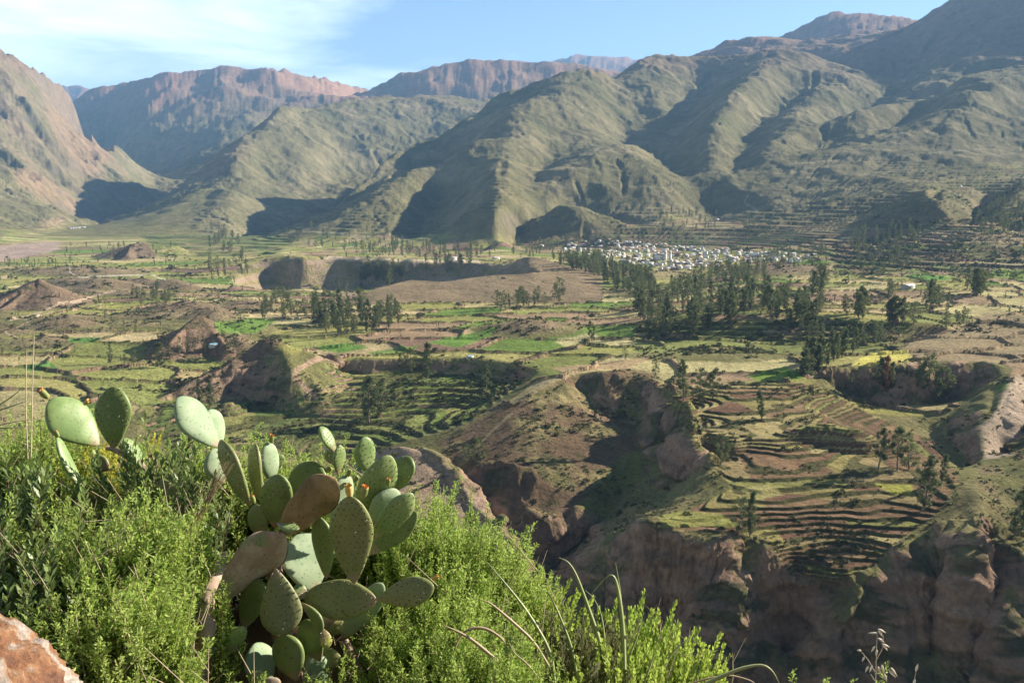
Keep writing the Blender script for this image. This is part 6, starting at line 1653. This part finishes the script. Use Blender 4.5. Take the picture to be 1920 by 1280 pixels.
# rock at the lower left
import bmesh
bm_ = bmesh.new(); bmesh.ops.create_icosphere(bm_, subdivisions=7, radius=1)
V = np.array([v.co for v in bm_.verts]); 
dsp = .16 * fbm(V[:, 0] * 2 + V[:, 2], V[:, 1] * 2 - V[:, 2], 1.3, 5, 301, .6) + .07 * fbm(V[:, 0] * 3 + V[:, 2] * 2, V[:, 2] * 3 + V[:, 1], .35, 4, 302, .55, True)
V = V * (1 + dsp)[:, None]; V = np.sign(V) * np.abs(V) ** .8
V = V * np.array([.42, .40, .34])
for v, c in zip(bm_.verts, V): v.co = c
for f in bm_.faces: f.smooth = True
rme = bpy.data.meshes.new("rock"); bm_.to_mesh(rme); bm_.free()
rk, n, l, b = new_mat("quartz_rock")
geo = n.new("ShaderNodeNewGeometry"); nz = n.new("ShaderNodeTexNoise"); nz.inputs["Scale"].default_value = 5; nz.inputs["Detail"].default_value = 10; nz.inputs["Roughness"].default_value = .62; nz.inputs["Distortion"].default_value = 1.2
l.new(geo.outputs["Position"], nz.inputs["Vector"])
cr = n.new("ShaderNodeValToRGB"); el = cr.color_ramp.elements
el[0].position = .34; el[0].color = (.13, .05, .025, 1); el[1].position = .62; el[1].color = (.46, .40, .34, 1)
for p_, c_ in ((.44, (.24, .10, .04, 1)), (.49, (.32, .16, .07, 1)), (.53, (.36, .28, .22, 1))):
    e2 = el.new(p_); e2.color = c_
l.new(nz.outputs["Fac"], cr.inputs["Fac"]); l.new(cr.outputs[0], b.inputs["Base Color"]); b.inputs["Roughness"].default_value = .6
gr = n.new("ShaderNodeTexNoise"); gr.inputs["Scale"].default_value = 60; gr.inputs["Detail"].default_value = 8; gr.inputs["Roughness"].default_value = .7; l.new(geo.outputs["Position"], gr.inputs["Vector"])
vor = n.new("ShaderNodeTexVoronoi"); vor.feature = 'DISTANCE_TO_EDGE'; vor.inputs["Scale"].default_value = 4; l.new(geo.outputs["Position"], vor.inputs["Vector"])
vm_ = n.new("ShaderNodeMapRange"); vm_.inputs["From Max"].default_value = .03; vm_.inputs["To Min"].default_value = .9; l.new(vor.outputs["Distance"], vm_.inputs["Value"])
gm = n.new("ShaderNodeMapRange"); gm.inputs["From Min"].default_value = .3; gm.inputs["From Max"].default_value = .7; gm.inputs["To Min"].default_value = .55; gm.inputs["To Max"].default_value = 1.3; l.new(gr.outputs["Fac"], gm.inputs["Value"])
mu = n.new("ShaderNodeMath"); mu.operation = 'MULTIPLY'; l.new(gm.outputs[0], mu.inputs[0]); l.new(vm_.outputs[0], mu.inputs[1])
vs_ = n.new("ShaderNodeVectorMath"); vs_.operation = 'SCALE'; l.new(cr.outputs[0], vs_.inputs[0]); l.new(mu.outputs[0], vs_.inputs["Scale"]); l.new(vs_.outputs[0], b.inputs["Base Color"])
bp = n.new("ShaderNodeBump"); bp.inputs["Strength"].default_value = .9; bp.inputs["Distance"].default_value = .03; l.new(nz.outputs["Fac"], bp.inputs["Height"])
bq = n.new("ShaderNodeBump"); bq.inputs["Strength"].default_value = .8; bq.inputs["Distance"].default_value = .006; l.new(mu.outputs[0], bq.inputs["Height"]); l.new(bp.outputs[0], bq.inputs["Normal"]); l.new(bq.outputs[0], b.inputs["Normal"])
rme.materials.append(rk)
o = link("rock", rme, None, label="rust stained white quartz rock in the lower left corner", category="rock"); p = at(-255, 1505, 1.62); o.location = tuple(p); o.rotation_euler = (.2, .5, .3)
print("foreground", round(time.time() - T0, 1))
# ---------------------------------------------------------------- haze
import bmesh as _bm
bm = _bm.new()
_bm.ops.create_cube(bm, size=1)
zt = float(Z.max()) + 30
for v in bm.verts:
    v.co.x *= 52000; v.co.y = -400 if v.co.y < 0 else 25200
    v.co.z = zt if v.co.z > 0 else -262
me = bpy.data.meshes.new("haze"); bm.to_mesh(me); bm.free()
hz = bpy.data.objects.new("haze", me); hz["kind"] = "stuff"; col.objects.link(hz)
hm = bpy.data.materials.new("haze"); hm.use_nodes = True
n, l = hm.node_tree.nodes, hm.node_tree.links
for x in list(n):
    if x.type != 'OUTPUT_MATERIAL': n.remove(x)
pv = n.new("ShaderNodeVolumePrincipled")
pv.inputs["Color"].default_value = (.30, .58, 1.0, 1)
pv.inputs["Density"].default_value = HAZE
pv.inputs["Anisotropy"].default_value = 0.0
l.new(pv.outputs[0], n["Material Output"].inputs["Volume"])
me.materials.append(hm)
print("done", round(time.time() - T0, 1))
